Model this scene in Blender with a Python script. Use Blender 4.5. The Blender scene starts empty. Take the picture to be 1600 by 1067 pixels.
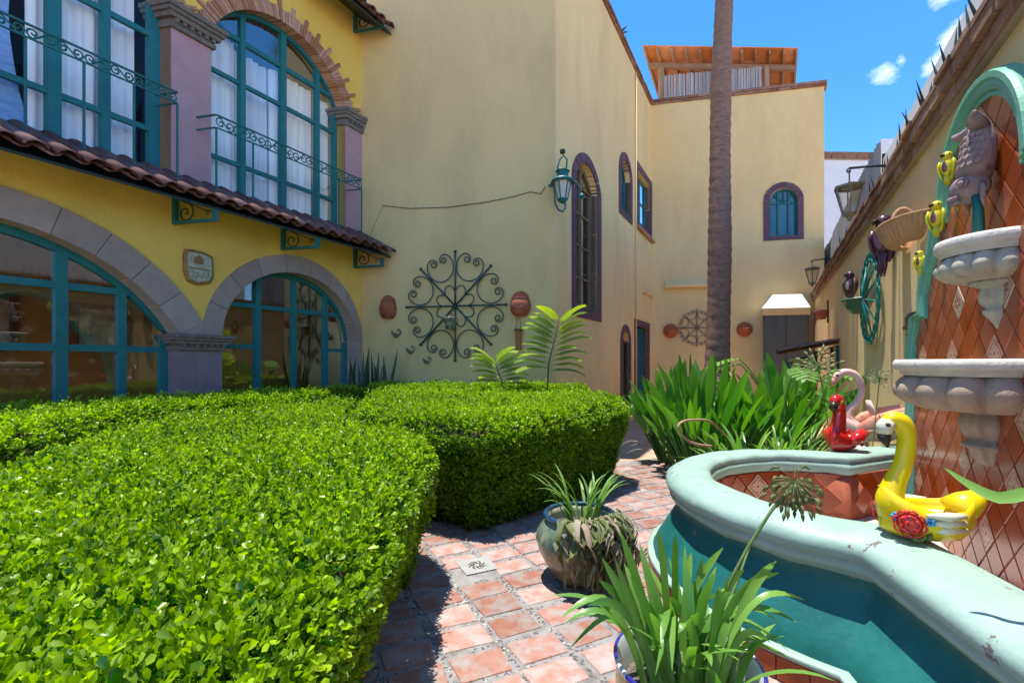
import bpy, math, random
import numpy as np
from mathutils import Vector, Matrix, noise as mnoise
R = math.radians
random.seed(7); rng = np.random.default_rng(11)
scene = bpy.context.scene
col = scene.collection

# ---------------------------------------------------------------- camera
FPX, CX, YH, EYE = 720.0, 800.0, 567.0, 1.6       # focal length in photo pixels, centre, horizon, eye height
cam_d = bpy.data.cameras.new('camera'); cam = bpy.data.objects.new('camera', cam_d); col.objects.link(cam)
cam.location = (0, 0, EYE); cam.rotation_euler = (R(90), 0, 0)
cam_d.sensor_width = 36; cam_d.lens = 36*FPX/1600; cam_d.shift_y = (YH-533.5)/1600
cam_d.clip_start = 0.05; cam_d.clip_end = 3000
scene.camera = cam
scene.render.resolution_x = 1024; scene.render.resolution_y = 682

# ---------------------------------------------------------------- sky and sun
SUN_DIR = Vector((-0.125, 0.045, 1)).normalized()
SUN_EL = math.asin(SUN_DIR.z); SUN_AZ = math.atan2(SUN_DIR.x, SUN_DIR.y)
world = bpy.data.worlds.new('World'); scene.world = world; world.use_nodes = True
wn, wl = world.node_tree.nodes, world.node_tree.links
wn.clear()
wout = wn.new('ShaderNodeOutputWorld'); bg = wn.new('ShaderNodeBackground'); sky = wn.new('ShaderNodeTexSky')
sky.sky_type = 'NISHITA'; sky.sun_disc = False; sky.sun_elevation = SUN_EL; sky.sun_rotation = SUN_AZ
sky.altitude = 1900; sky.air_density = 1.0; sky.dust_density = 0.2; sky.ozone_density = 2.5
bg.inputs['Strength'].default_value = 0.15
tc = wn.new('ShaderNodeTexCoord')
wmap = wn.new('ShaderNodeMapping'); wmap.inputs['Scale'].default_value = (1, 1, 2.2)
wl.new(tc.outputs['Generated'], wmap.inputs['Vector'])
wnz = wn.new('ShaderNodeTexNoise'); wnz.inputs['Scale'].default_value = 9; wnz.inputs['Detail'].default_value = 7; wnz.inputs['Roughness'].default_value = 0.62
wl.new(wmap.outputs['Vector'], wnz.inputs['Vector'])
def wmath(op, a, b=None, clamp=False):
    n = wn.new('ShaderNodeMath'); n.operation = op; n.use_clamp = clamp
    for i, v in enumerate((a, b)):
        if v is None: continue
        if isinstance(v, (int, float)): n.inputs[i].default_value = v
        else: wl.new(v, n.inputs[i])
    return n.outputs[0]
puffs = None                                         # a few fair-weather cloud puffs
for d, rad, s in (((.950, 1, .655), .042, .95), ((.975, 1, .70), .040, .95), ((.99, 1, .735), .026, .8), ((.815, 1, .632), .030, .62), ((.845, 1, .655), .022, .55), ((.93, 1, .80), .026, .6), ((-.9, -.5, .5), .3, .8), ((1.0, -.6, .5), .3, .8), ((.2, -1, .45), .35, .8), ((-1, .5, .35), .25, .7)):
    dv = Vector(d).normalized()
    vm = wn.new('ShaderNodeVectorMath'); vm.operation = 'DISTANCE'; vm.inputs[1].default_value = dv
    wl.new(tc.outputs['Generated'], vm.inputs[0])
    m = wmath('MULTIPLY', wmath('SUBTRACT', 1.0, wmath('DIVIDE', vm.outputs['Value'], rad), True), s)
    puffs = m if puffs is None else wmath('MAXIMUM', puffs, m)
cm = wmath('MULTIPLY', wmath('SUBTRACT', wmath('ADD', wmath('MULTIPLY', puffs, .55), wnz.outputs['Fac']), .66), 2.3, True)
cm = wmath('MULTIPLY', cm, wmath('GREATER_THAN', puffs, .001))
wmix = wn.new('ShaderNodeMix'); wmix.data_type = 'RGBA'
whs = wn.new('ShaderNodeHueSaturation'); whs.inputs['Saturation'].default_value = 1.30; wl.new(sky.outputs['Color'], whs.inputs['Color'])
wl.new(cm, wmix.inputs['Factor']); wl.new(whs.outputs['Color'], wmix.inputs['A'])
wmix.inputs['B'].default_value = (6.5, 6.7, 7.0, 1)
wl.new(wmix.outputs['Result'], bg.inputs['Color']); wl.new(bg.outputs[0], wout.inputs['Surface'])
sd = bpy.data.lights.new('sun', 'SUN'); sd.energy = 3.2; sd.angle = R(0.53); sd.color = (1, .94, .84)
sun = bpy.data.objects.new('sun', sd); col.objects.link(sun); sun.location = (-10, 5, 30)
sun.rotation_euler = SUN_DIR.to_track_quat('Z', 'Y').to_euler()
vs = scene.view_settings
vs.view_transform = 'Standard'; vs.look = 'None'; vs.exposure = 1.32; vs.gamma = 1; vs.use_curve_mapping = False
try:
    scene.cycles.use_light_tree = False; scene.cycles.max_bounces = 6; scene.cycles.diffuse_bounces = 4; scene.cycles.glossy_bounces = 4
    scene.cycles.transparent_max_bounces = 10; scene.cycles.caustics_reflective = False; scene.cycles.caustics_refractive = False
    scene.cycles.sample_clamp_indirect = 6
except Exception: pass

# ---------------------------------------------------------------- the plan of the courtyard (metres)
DV = Vector((.488, .873, 0)).normalized()     # the way the long walls run, away from the camera
NV = Vector((DV.y, -DV.x, 0))                 # square to them, to the right
MV = Vector((.978, -.207, 0)).normalized()    # the way the cross walls run, to the right
P0 = Vector((-3.003, 9.2, 0)); P1 = Vector((.792, 8.397, 0)); P2 = Vector((4.608, 15.224, 0)); P3 = Vector((9.60, 14.17, 0))
WALL = NV*1.21
class Fr:                                     # a wall plane: a along the wall, n out of it, z up
    def __init__(s, q, e, o): s.q, s.e, s.o = Vector(q), Vector(e), Vector(o)
    def __call__(s, a, n, z): return s.q + s.e*a + s.o*n + Vector((0, 0, z))
    def hit(s, px, py, n=0):                  # where the wall plane meets a line of sight
        q = s.q + s.o*n; tx = (px-CX)/FPX
        a = (tx*q.y-q.x)/(s.e.x-tx*s.e.y); d = q.y+a*s.e.y
        return a, EYE+(YH-py)*d/FPX
FA = Fr(P0, -DV, MV)      # house front, a runs towards the camera
MI = Fr(P0, MV, -DV)      # cross wall with the wheel ornament
SE = Fr(P1, DV, MV)       # long wall with the arched windows
BK = Fr(P2, MV, -DV)      # rear wing
RW = Fr(WALL, DV, -MV)    # garden wall on the right
def at(px, py, depth): return Vector(((px-CX)/FPX*depth, depth, EYE+(YH-py)*depth/FPX))
def gnd(px, py, z=0): return at(px, py, FPX*(EYE-z)/(py-YH))

# ---------------------------------------------------------------- materials
MATS = {}
def ntree(name):
    m = bpy.data.materials.new(name); m.use_nodes = True
    nt = m.node_tree; b = nt.nodes['Principled BSDF']
    MATS[name] = m
    return m, nt, nt.nodes, nt.links, b
def rgb(c): return (c[0], c[1], c[2], 1)
def mixc(n, l, fac, a, b, mode='MIX'):
    x = n.new('ShaderNodeMix'); x.data_type = 'RGBA'; x.blend_type = mode
    for k, v in (('Factor', fac), ('A', a), ('B', b)):
        if hasattr(v, 'links'): l.new(v, x.inputs[k])
        elif k == 'Factor': x.inputs[k].default_value = v
        else: x.inputs[k].default_value = rgb(v)
    return x.outputs['Result']
def nz(n, l, vec, scale, detail=4, rough=.55, dist=0):
    t = n.new('ShaderNodeTexNoise'); t.inputs['Scale'].default_value = scale; t.inputs['Detail'].default_value = detail
    t.inputs['Roughness'].default_value = rough; t.inputs['Distortion'].default_value = dist
    l.new(vec, t.inputs['Vector']); return t.outputs['Fac']
def ramp(n, l, fac, lo, hi):
    r = n.new('ShaderNodeMapRange'); r.inputs['From Min'].default_value = lo; r.inputs['From Max'].default_value = hi
    l.new(fac, r.inputs['Value']); return r.outputs['Result']
def mat(name, c1, c2=None, scale=4, rough=.8, bump=.0, bscale=60, spec=.3, metal=0, var=0, c3=None, s3=9, lo3=.58, hi3=.66, coat=0, stretch=None):
    """base colour c1 blotched with c2, patches of wear in c3, a little relief; var = spread between pieces"""
    m, nt, n, l, b = ntree(name)
    geo = n.new('ShaderNodeNewGeometry'); vec = geo.outputs['Position']
    if stretch:
        mp = n.new('ShaderNodeMapping'); mp.inputs['Scale'].default_value = stretch; l.new(vec, mp.inputs['Vector']); vec = mp.outputs['Vector']
    c = None
    if c2 is not None:
        c = mixc(n, l, ramp(n, l, nz(n, l, vec, scale, 5, .6), .32, .68), c1, c2)
    if c3 is not None:
        c = mixc(n, l, ramp(n, l, nz(n, l, vec, s3, 6, .65), lo3, hi3), c if c is not None else c1, c3)
    if var:
        oi = n.new('ShaderNodeObjectInfo'); hs = n.new('ShaderNodeHueSaturation')
        v = n.new('ShaderNodeMapRange'); v.inputs['To Min'].default_value = 1-var; v.inputs['To Max'].default_value = 1+var
        l.new(oi.outputs['Random'], v.inputs['Value']); l.new(v.outputs['Result'], hs.inputs['Value'])
        s = n.new('ShaderNodeMapRange'); s.inputs['To Min'].default_value = 1.0+var*.6; s.inputs['To Max'].default_value = 1-var*.6
        l.new(oi.outputs['Random'], s.inputs['Value']); l.new(s.outputs['Result'], hs.inputs['Saturation'])
        if c is not None: l.new(c, hs.inputs['Color'])
        else: hs.inputs['Color'].default_value = rgb(c1)
        c = hs.outputs['Color']
    if c is not None: l.new(c, b.inputs['Base Color'])
    else: b.inputs['Base Color'].default_value = rgb(c1)
    b.inputs['Roughness'].default_value = rough; b.inputs['Metallic'].default_value = metal
    b.inputs['Specular IOR Level'].default_value = spec
    if coat: b.inputs['Coat Weight'].default_value = coat; b.inputs['Coat Roughness'].default_value = .08
    if bump:
        bp = n.new('ShaderNodeBump'); bp.inputs['Strength'].default_value = min(1, bump); bp.inputs['Distance'].default_value = .012
        l.new(nz(n, l, vec, bscale, 5, .6), bp.inputs['Height']); l.new(bp.outputs['Normal'], b.inputs['Normal'])
    return m
def leafmat(name, c1, c2, trans=.35, rough=.38, tip=None):
    """leaf: per-leaf colour between c1 and c2 (attribute tint or piece), light passes through"""
    m, nt, n, l, b = ntree(name)
    at_ = n.new('ShaderNodeAttribute'); at_.attribute_name = 'tint'
    oi = n.new('ShaderNodeObjectInfo')
    ad = n.new('ShaderNodeMath'); ad.operation = 'ADD'; l.new(at_.outputs['Fac'], ad.inputs[0])
    ml = n.new('ShaderNodeMath'); ml.operation = 'MULTIPLY'; ml.inputs[1].default_value = 0.0 if tip == 'mesh' else .8
    l.new(oi.outputs['Random'], ml.inputs[0]); l.new(ml.outputs[0], ad.inputs[1])
    c = mixc(n, l, ad.outputs[0], c1, c2)
    l.new(c, b.inputs['Base Color']); b.inputs['Roughness'].default_value = rough; b.inputs['Specular IOR Level'].default_value = .5
    tr = n.new('ShaderNodeBsdfTranslucent')
    hs = n.new('ShaderNodeHueSaturation'); hs.inputs['Saturation'].default_value = 1.15; hs.inputs['Value'].default_value = 1.5; hs.inputs['Hue'].default_value = .497
    l.new(c, hs.inputs['Color']); l.new(hs.outputs['Color'], tr.inputs['Color'])
    mx = n.new('ShaderNodeMixShader'); mx.inputs[0].default_value = trans
    l.new(b.outputs[0], mx.inputs[1]); l.new(tr.outputs[0], mx.inputs[2])
    l.new(mx.outputs[0], nt.nodes['Material Output'].inputs['Surface'])
    return m
def glassmat(name, base=.06, tint=(.9, .95, .95), wob=.0, mul=1.9):
    m, nt, n, l, b = ntree(name); n.remove(b)
    tr = n.new('ShaderNodeBsdfTransparent'); tr.inputs['Color'].default_value = rgb(tint)
    gl = n.new('ShaderNodeBsdfGlossy'); gl.inputs['Roughness'].default_value = .015; gl.inputs['Color'].default_value = (1, 1, 1, 1)
    fr = n.new('ShaderNodeFresnel'); fr.inputs['IOR'].default_value = 1.5
    ad = n.new('ShaderNodeMath'); ad.operation = 'MULTIPLY_ADD'; ad.inputs[1].default_value = mul; ad.inputs[2].default_value = base; ad.use_clamp = True
    l.new(fr.outputs[0], ad.inputs[0])
    if wob:
        geo = n.new('ShaderNodeNewGeometry'); bp = n.new('ShaderNodeBump'); bp.inputs['Strength'].default_value = wob; bp.inputs['Distance'].default_value = .02
        l.new(nz(n, l, geo.outputs['Position'], 1.3, 1), bp.inputs['Height']); l.new(bp.outputs['Normal'], gl.inputs['Normal'])
    mx = n.new('ShaderNodeMixShader'); l.new(ad.outputs[0], mx.inputs[0]); l.new(tr.outputs[0], mx.inputs[1]); l.new(gl.outputs[0], mx.inputs[2])
    l.new(mx.outputs[0], nt.nodes['Material Output'].inputs['Surface'])
    return m

# ---------------------------------------------------------------- mesh helpers
def rootloc(o):
    v = Vector((0, 0, 0))
    while o is not None: v = v+o.location; o = o.parent
    return v
def setp(o, label=None, cat=None, group=None, kind=None):
    if label: o['label'] = label
    if cat: o['category'] = cat
    if group: o['group'] = group
    if kind: o['kind'] = kind
    return o
def thing(name, loc, label, cat, group=None):
    o = bpy.data.objects.new(name, None); col.objects.link(o); o.location = Vector(loc); o.empty_display_size = .1
    return setp(o, label, cat, group)
class MB:
    def __init__(s): s.v = []; s.f = []
    def add(s, vs, fs):
        k = len(s.v); s.v += [Vector(p) for p in vs]; s.f += [tuple(i+k for i in f) for f in fs]; return s
    def hexa(s, p):      # 8 corners: bottom 0-3, top 4-7
        return s.add(p, [(0, 3, 2, 1), (4, 5, 6, 7), (0, 1, 5, 4), (1, 2, 6, 5), (2, 3, 7, 6), (3, 0, 4, 7)])
    def box(s, fr, a0, a1, n0, n1, z0, z1):
        return s.hexa([fr(a0, n0, z0), fr(a1, n0, z0), fr(a1, n1, z0), fr(a0, n1, z0), fr(a0, n0, z1), fr(a1, n0, z1), fr(a1, n1, z1), fr(a0, n1, z1)])
    def wbox(s, x0, x1, y0, y1, z0, z1):
        return s.hexa([(x0, y0, z0), (x1, y0, z0), (x1, y1, z0), (x0, y1, z0), (x0, y0, z1), (x1, y0, z1), (x1, y1, z1), (x0, y1, z1)])
    def tube(s, pts, r, seg=6, caps=True, closed=False):
        pts = [Vector(p) for p in pts]; n = len(pts)
        rr = r if isinstance(r, (list, tuple)) else [r]*n
        k0 = len(s.v); up = None
        for i, p in enumerate(pts):
            if closed: t = pts[(i+1) % n]-pts[i-1]
            else: t = pts[min(i+1, n-1)]-pts[max(i-1, 0)]
            t = t.normalized() if t.length > 1e-9 else Vector((0, 0, 1))
            if up is None:
                up = Vector((0, 0, 1)) if abs(t.z) < .9 else Vector((1, 0, 0))
            x = t.cross(up)
            if x.length < 1e-6: x = t.orthogonal()
            x.normalize(); y = x.cross(t).normalized(); up = y
            for j in range(seg):
                a = 2*math.pi*j/seg; s.v.append(p+(x*math.cos(a)+y*math.sin(a))*rr[i])
        for i in range(n if closed else n-1):
            for j in range(seg):
                a = k0+i*seg+j; b = k0+i*seg+(j+1) % seg; i2 = (i+1) % n
                s.f.append((a, b, k0+i2*seg+(j+1) % seg, k0+i2*seg+j))
        if caps and not closed:
            s.f.append(tuple(k0+j for j in range(seg))[::-1]); s.f.append(tuple(k0+(n-1)*seg+j for j in range(seg)))
        return s
    def lathe(s, prof, c, seg=24, a0=0, a1=2*math.pi, rfun=None, sx=1, sy=1):
        c = Vector(c); k0 = len(s.v); full = abs(a1-a0-2*math.pi) < 1e-6; m = seg if full else seg+1
        for (r, z) in prof:
            for j in range(m):
                a = a0+(a1-a0)*j/seg; q = rfun(r, z, a) if rfun else r
                s.v.append(c+Vector((q*math.cos(a)*sx, q*math.sin(a)*sy, z)))
        for i in range(len(prof)-1):
            for j in range(seg):
                j2 = (j+1) % m
                s.f.append((k0+i*m+j, k0+i*m+j2, k0+(i+1)*m+j2, k0+(i+1)*m+j))
        return s
    def loft(s, rings, cap=True):
        k0 = len(s.v); m = len(rings[0])
        for r in rings: s.v += [Vector(p) for p in r]
        for i in range(len(rings)-1):
            for j in range(m):
                s.f.append((k0+i*m+j, k0+i*m+(j+1) % m, k0+(i+1)*m+(j+1) % m, k0+(i+1)*m+j))
        if cap: s.f.append(tuple(k0+j for j in range(m))[::-1]); s.f.append(tuple(k0+(len(rings)-1)*m+j for j in range(m)))
        return s
    def ball(s, c, r, seg=10, rings=6, sx=1, sy=1, sz=1):
        return s.lathe([(max(1e-4, r*math.sin(math.pi*i/rings)), -r*math.cos(math.pi*i/rings)*sz) for i in range(rings+1)], c, seg, sx=sx, sy=sy)
    def mesh(s, name, m=None, smooth=False, off=Vector((0, 0, 0))):
        me = bpy.data.meshes.new(name); me.from_pydata([tuple(p-off) for p in s.v], [], s.f)
        if m: me.materials.append(MATS[m] if isinstance(m, str) else m)
        if smooth: me.polygons.foreach_set('use_smooth', [True]*len(me.polygons))
        me.update(); return me
    def build(s, name, m, parent=None, smooth=False, **kw):
        if parent is None:
            z0 = min(p.z for p in s.v); off = sum(s.v, Vector())/len(s.v); off.z = z0
            o = bpy.data.objects.new(name, s.mesh(name, m, smooth, off)); o.location = off
        else:
            o = bpy.data.objects.new(name, s.mesh(name, m, smooth, rootloc(parent))); o.parent = parent
        col.objects.link(o); return setp(o, **kw)
def inst(me, name, parent, loc, rot=None, scale=None):
    """one more piece that shares mesh data"""
    o = bpy.data.objects.new(name, me); col.objects.link(o); o.parent = parent
    o.location = Vector(loc)-(rootloc(parent) if parent else Vector())
    if rot is not None:
        if isinstance(rot, Matrix): o.rotation_euler = rot.to_3x3().to_euler()
        else: o.rotation_euler = rot
    if scale is not None: o.scale = scale if hasattr(scale, '__len__') else (scale,)*3
    return o
def basis(x, y, z): return Matrix((x, y, z)).transposed()
def frmat(fr):
    z = Vector((0, 0, 1)); e = fr.e.normalized(); nn = e.cross(z)
    if nn.dot(fr.o) < 0: nn = -nn
    return e, nn, z
def npmesh(name, V, F, m, tint=None, smooth=False):
    me = bpy.data.meshes.new(name); nv, nf = len(V), len(F); k = F.shape[1]
    me.vertices.add(nv); me.vertices.foreach_set('co', V.astype(np.float32).ravel())
    me.loops.add(nf*k); me.loops.foreach_set('vertex_index', F.astype(np.int32).ravel())
    me.polygons.add(nf); me.polygons.foreach_set('loop_start', np.arange(0, nf*k, k, dtype=np.int32))
    me.polygons.foreach_set('loop_total', np.full(nf, k, np.int32))
    if smooth: me.polygons.foreach_set('use_smooth', np.ones(nf, bool))
    if tint is not None:
        a = me.attributes.new('tint', 'FLOAT', 'POINT'); a.data.foreach_set('value', tint.astype(np.float32))
    me.materials.append(MATS[m]); me.update(calc_edges=True); return me
# ================================================================ materials of the place
mat('yellow_plaster', (.76, .51, .10), (.80, .55, .125), 1.2, .9, .5, 24, c3=(.66, .43, .08), s3=1.3, lo3=.48, hi3=.82, stretch=(1, 1, .5))
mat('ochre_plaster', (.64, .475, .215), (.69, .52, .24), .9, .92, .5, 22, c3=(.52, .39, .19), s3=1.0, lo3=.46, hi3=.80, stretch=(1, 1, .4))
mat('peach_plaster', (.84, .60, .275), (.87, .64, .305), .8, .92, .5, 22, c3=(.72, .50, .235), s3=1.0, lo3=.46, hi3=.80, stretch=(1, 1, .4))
mat('garden_plaster', (.68, .48, .24), (.74, .54, .28), 1.1, .92, .3, 35, c3=(.56, .42, .25), s3=2.3, lo3=.55, hi3=.8, stretch=(1, 1, .5))
mat('white_plaster', (.78, .78, .77), (.72, .73, .74), 2, .9, .1)
mat('cantera', (.30, .24, .22), (.36, .285, .25), 6, .85, .5, 70, var=.12, c3=(.15, .115, .12), s3=30, lo3=.62, hi3=.72)
mat('cantera_purple', (.225, .165, .195), (.275, .20, .23), 5, .85, .5, 60, var=.06, c3=(.17, .125, .15), s3=14, lo3=.6, hi3=.75)
mat('pink_plaster', (.40, .235, .27), (.46, .28, .31), 2.5, .88, .4, 30, c3=(.33, .2, .24), s3=4, lo3=.55, hi3=.8)
mat('grey_stone', (.13, .11, .10), (.21, .18, .155), 14, .9, .6, 80, var=.1)
mat('trim_purple', (.115, .06, .085), (.15, .08, .105), 6, .8, .2, 70, var=.1)
mat('brick', (.38, .17, .11), (.48, .27, .18), 18, .9, .5, 90, var=.25, c3=(.5, .38, .28), s3=25, lo3=.6, hi3=.75)
mat('old_brick', (.24, .115, .075), (.34, .19, .12), 12, .92, .6, 60, var=.25, c3=(.13, .09, .07), s3=8, lo3=.55, hi3=.72)
mat('mortar', (.33, .27, .21), (.42, .34, .26), 20, .95, .4, 80)
mat('clay_tile', (.115, .055, .05), (.18, .085, .07), 9, .85, .4, 60, var=.28, c3=(.09, .06, .06), s3=6, lo3=.55, hi3=.75)  # brown-purple clay, darkened further to stand in for shade from the eaves above
mat('orange_tile', (.55, .20, .08), (.62, .26, .11), 5, .8, .3, 40, var=.18)
mat('teal_frame', (.012, .135, .15), (.016, .165, .175), 8, .45, .1, 40)
mat('teal_iron', (.012, .10, .105), (.02, .15, .15), 30, .45, .15, 60)
mat('dark_iron', (.018, .03, .032), (.03, .045, .045), 40, .55, .2, 80)
mat('wheel_iron', (.012, .045, .05), (.02, .07, .085), 14, .5, .2, 60)
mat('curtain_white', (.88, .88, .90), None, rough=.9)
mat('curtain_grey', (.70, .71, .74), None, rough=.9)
mat('curtain_blue', (.16, .30, .58), (.30, .44, .68), 26, .9, stretch=(.4, .4, 2.2))
mat('interior_ochre', (.48, .25, .05), (.54, .30, .07), 1.5, .9)
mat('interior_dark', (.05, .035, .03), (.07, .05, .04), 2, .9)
mat('interior_floor', (.16, .09, .06), None, rough=.5)
mat('wood_dark', (.10, .05, .03), (.15, .08, .05), 12, .6, .3, 50, stretch=(1, 1, .2))
mat('picture', (.62, .58, .50), (.25, .26, .2), 7, .5)
glassmat('glass', .03); glassmat('glass_upper', .0, (.98, .99, 1.0), 0, .28); glassmat('glass_wavy', .10, (.75, .8, .8), .25)
mat('blue_glass', (.02, .10, .17), (.03, .15, .22), 3, .12, spec=.6)
mat('terracotta_pot', (.30, .085, .045), (.38, .13, .075), 10, .8, .3, 60, c3=(.20, .06, .04), s3=6, lo3=.55, hi3=.7)
mat('pale_ceramic', (.55, .52, .46), (.40, .34, .26), 14, .4, spec=.5)
mat('lamp_glass', (.55, .52, .45), (.42, .40, .36), 20, .15, spec=.6)
mat('chrome', (.6, .6, .6), None, rough=.25, metal=1)

def band(mb, fr, a0, a1, z0, z1, ops, depth):
    """wall face with openings (oa, ob, zb, top(a)) and their reveals"""
    xs = {a0, a1}
    for (oa, ob, zb, tf, k) in ops:
        for i in range(k+1): xs.add(oa+(ob-oa)*(1-math.cos(math.pi*i/k))/2)
    xs = sorted(x for x in xs if a0-1e-9 <= x <= a1+1e-9)
    for x, y in zip(xs, xs[1:]):
        if y-x < 1e-7: continue
        m = (x+y)/2
        st = sorted([o for o in ops if o[0] < m < o[1]], key=lambda o: o[2])
        lo = (z0, z0)
        for (oa, ob, zb, tf, k) in st:
            mb.add([fr(x, 0, lo[0]), fr(y, 0, lo[1]), fr(y, 0, zb), fr(x, 0, zb)], [(0, 1, 2, 3)])
            mb.add([fr(x, 0, zb), fr(y, 0, zb), fr(y, -depth, zb), fr(x, -depth, zb)], [(0, 1, 2, 3)])
            tx, ty = tf(x), tf(y)
            mb.add([fr(x, 0, tx), fr(y, 0, ty), fr(y, -depth, ty), fr(x, -depth, tx)], [(0, 1, 2, 3)])
            lo = (tx, ty)
        mb.add([fr(x, 0, lo[0]), fr(y, 0, lo[1]), fr(y, 0, z1), fr(x, 0, z1)], [(0, 1, 2, 3)])
    for (oa, ob, zb, tf, k) in ops:
        for x in (oa, ob):
            mb.add([fr(x, 0, zb), fr(x, 0, tf(x)), fr(x, -depth, tf(x)), fr(x, -depth, zb)], [(0, 1, 2, 3)])
    return mb
def seg_arch(c, half, spring, rise):
    Rr = (half*half+rise*rise)/(2*rise)
    f = lambda t: spring+math.sqrt(max(0, Rr*Rr-(t-c)**2))-(Rr-rise)
    f.c, f.R, f.zc = c, Rr, spring-(Rr-rise)
    return f
def ell_arch(c, a, spring, b):
    f = lambda t: spring+b*math.sqrt(max(0, 1-((t-c)/a)**2))
    f.c, f.a, f.b, f.s = c, a, b, spring
    return f
def flat(z): return lambda t: z
def window(parent, fr, n, oa, ob, zb, tf, posts, bars, matf='teal_frame', matp='glass', wd=.075, dp=.07, arch=True, name='window', sealed=None, jamb=None):
    """posts: (a, width); bars: (z, width, a0, a1); panes fill the cells between them"""
    fmb = MB(); jw = jamb or wd
    m = MB()
    if arch:
        K = 22; rings = []
        for i in range(K+1):
            ci = (1-math.cos(math.pi*i/K))/2; a = oa+(ob-oa)*ci; a_in = oa+jw+(ob-oa-2*jw)*ci
            zt = tf(a); zi = tf(a_in)-jw
            rings.append([fr(a, n, zt), fr(a, n+dp, zt), fr(a_in, n+dp, zi), fr(a_in, n, zi)])
        m.loft(rings)
        zj0, zj1 = tf(oa), tf(ob)
        m.box(fr, oa, oa+jw, n, n+dp, zb, max(zb+.01, zj0-.001)); m.box(fr, ob-jw, ob, n, n+dp, zb, max(zb+.01, zj1-.001))
    else:
        m.box(fr, oa, oa+jw, n, n+dp, zb, tf(oa)); m.box(fr, ob-jw, ob, n, n+dp, zb, tf(ob)); m.box(fr, oa+jw, ob-jw, n, n+dp, tf(oa)-jw, tf(oa))
    m.box(fr, oa+jw, ob-jw, n, n+dp*.98, zb, zb+jw)
    w = m.build(name, matf, parent)
    for (a, pw) in posts:
        MB().box(fr, a-pw/2, a+pw/2, n+.004, n+dp*1.1, zb+jw, tf(a)-jw*.5).build('mullion', matf, w)
    for (z, bw, b0, b1) in bars:
        MB().box(fr, b0, b1, n+.006, n+dp*.9, z-bw/2, z+bw/2).build('glazing_bar', matf, w)
    edges = sorted([oa+jw*.5, ob-jw*.5]+[a for a, _ in posts])
    for x, y in zip(edges, edges[1:]):
        zs = sorted([zb+jw*.5]+[z for (z, bw, b0, b1) in bars if b0-.02 <= (x+y)/2 <= b1+.02])
        top = max(tf(x), tf(y), tf((x+y)/2))
        zs.append(top)
        for z0, z1 in zip(zs, zs[1:]):
            K = 8; ps = []
            for i in range(K+1):
                a = x+(y-x)*i/K; ps.append((a, max(z0, min(z1, tf(a)-.01))))
            if max(p[1] for p in ps)-z0 < .03: continue
            vs = [fr(x, n+dp*.4, z0), fr(y, n+dp*.4, z0)]+[fr(a, n+dp*.4, z) for a, z in reversed(ps)]
            MB().add(vs, [tuple(range(len(vs)))]).build('pane', matp, w)
    return w
def wedge(fr, tf_in, tf_out, u0, u1, n0, n1, pin, pout):
    """arch stone between parameters u0..u1; pin/pout map u to (a, z)"""
    m = MB(); K = 3; rings = []
    for i in range(K+1):
        u = u0+(u1-u0)*i/K; a, z = pin(u); b, y = pout(u)
        rings.append([fr(a, n0, z), fr(a, n1, z), fr(b, n1, y), fr(b, n0, y)])
    return m.loft(rings)

# ================================================================ ground
mat('soil', (.46, .30, .21), (.52, .36, .26), 3, .95, .4, 40)  # really a warm paving tone, lightened to bounce sunlight onto the walls
mat('path_base', (.23, .22, .215), (.32, .305, .295), 11, .92, .8, 50, c3=(.17, .155, .145), s3=6, lo3=.48, hi3=.66)
mat('paver', (.31, .14, .10), (.39, .215, .17), 9, .88, .8, 40, var=.22, c3=(.33, .285, .265), s3=7, lo3=.44, hi3=.60)
mat('pebble_dark', (.075, .07, .072), (.16, .15, .145), 30, .7, .3, 60)
mat('pebble_pale', (.42, .40, .37), (.55, .53, .5), 30, .7, .3, 60)
mat('drain_white', (.36, .36, .35), (.30, .30, .29), 9, .7, .2, 40)
g = MB().add([(-1500, -1500, -.06), (1500, -1500, -.06), (1500, 1500, -.06), (-1500, 1500, -.06)], [(0, 1, 2, 3)]).build('ground', 'soil', kind='structure')
pv = MB().add([(-1.2, -1.5, -.008), (1.5, -1.5, -.008), (3.2, .6, -.008), (6.5, 6.5, -.008), (4.6, 8.5, -.008), (2.0, 7.6, -.008), (1.2, 7.4, -.008), (-.3, 5.2, -.008), (-1.2, 4.9, -.008)], [tuple(range(9))]).build('path', 'path_base', kind='structure')

# terracotta pavers laid in pebble joints, each one a piece of the path
U1 = Vector((math.sin(R(-26)), math.cos(R(-26)), 0)); U2 = Vector((math.cos(R(-26)), -math.sin(R(-26)), 0))
def paver_mesh(k):
    m = MB(); w, h = .285, .203; r2 = random.Random(k)
    j = lambda: r2.uniform(-.013, .013)
    o = [(-w/2+j(), -h/2+j()), (w/2+j(), -h/2+j()), (w/2+j(), h/2+j()), (-w/2+j(), h/2+j())]
    def chamf(s, z, c):
        q = []
        for i, (x, y) in enumerate(o):
            px_, py_ = o[i-1]; nx, ny = o[(i+1) % 4]
            for (ox, oy) in ((px_, py_), (nx, ny)):
                d = math.hypot(ox-x, oy-y); q.append(((x+(ox-x)/d*c)*s, (y+(oy-y)/d*c)*s, z))
        return q
    m.loft([chamf(1, -.05, .007), chamf(1, -.007, .007), chamf(.975, -.0015, .011)])
    return m.mesh('paver', 'paver', False)
PAV = [paver_mesh(k) for k in range(6)]
A0 = gnd(806, 974)
def inpoly(p, poly):
    c = False; x, y = p
    for i in range(len(poly)):
        (x1, y1), (x2, y2) = poly[i], poly[i-1]
        if (y1 > y) != (y2 > y) and x < (x2-x1)*(y-y1)/(y2-y1)+x1: c = not c
    return c
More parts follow.
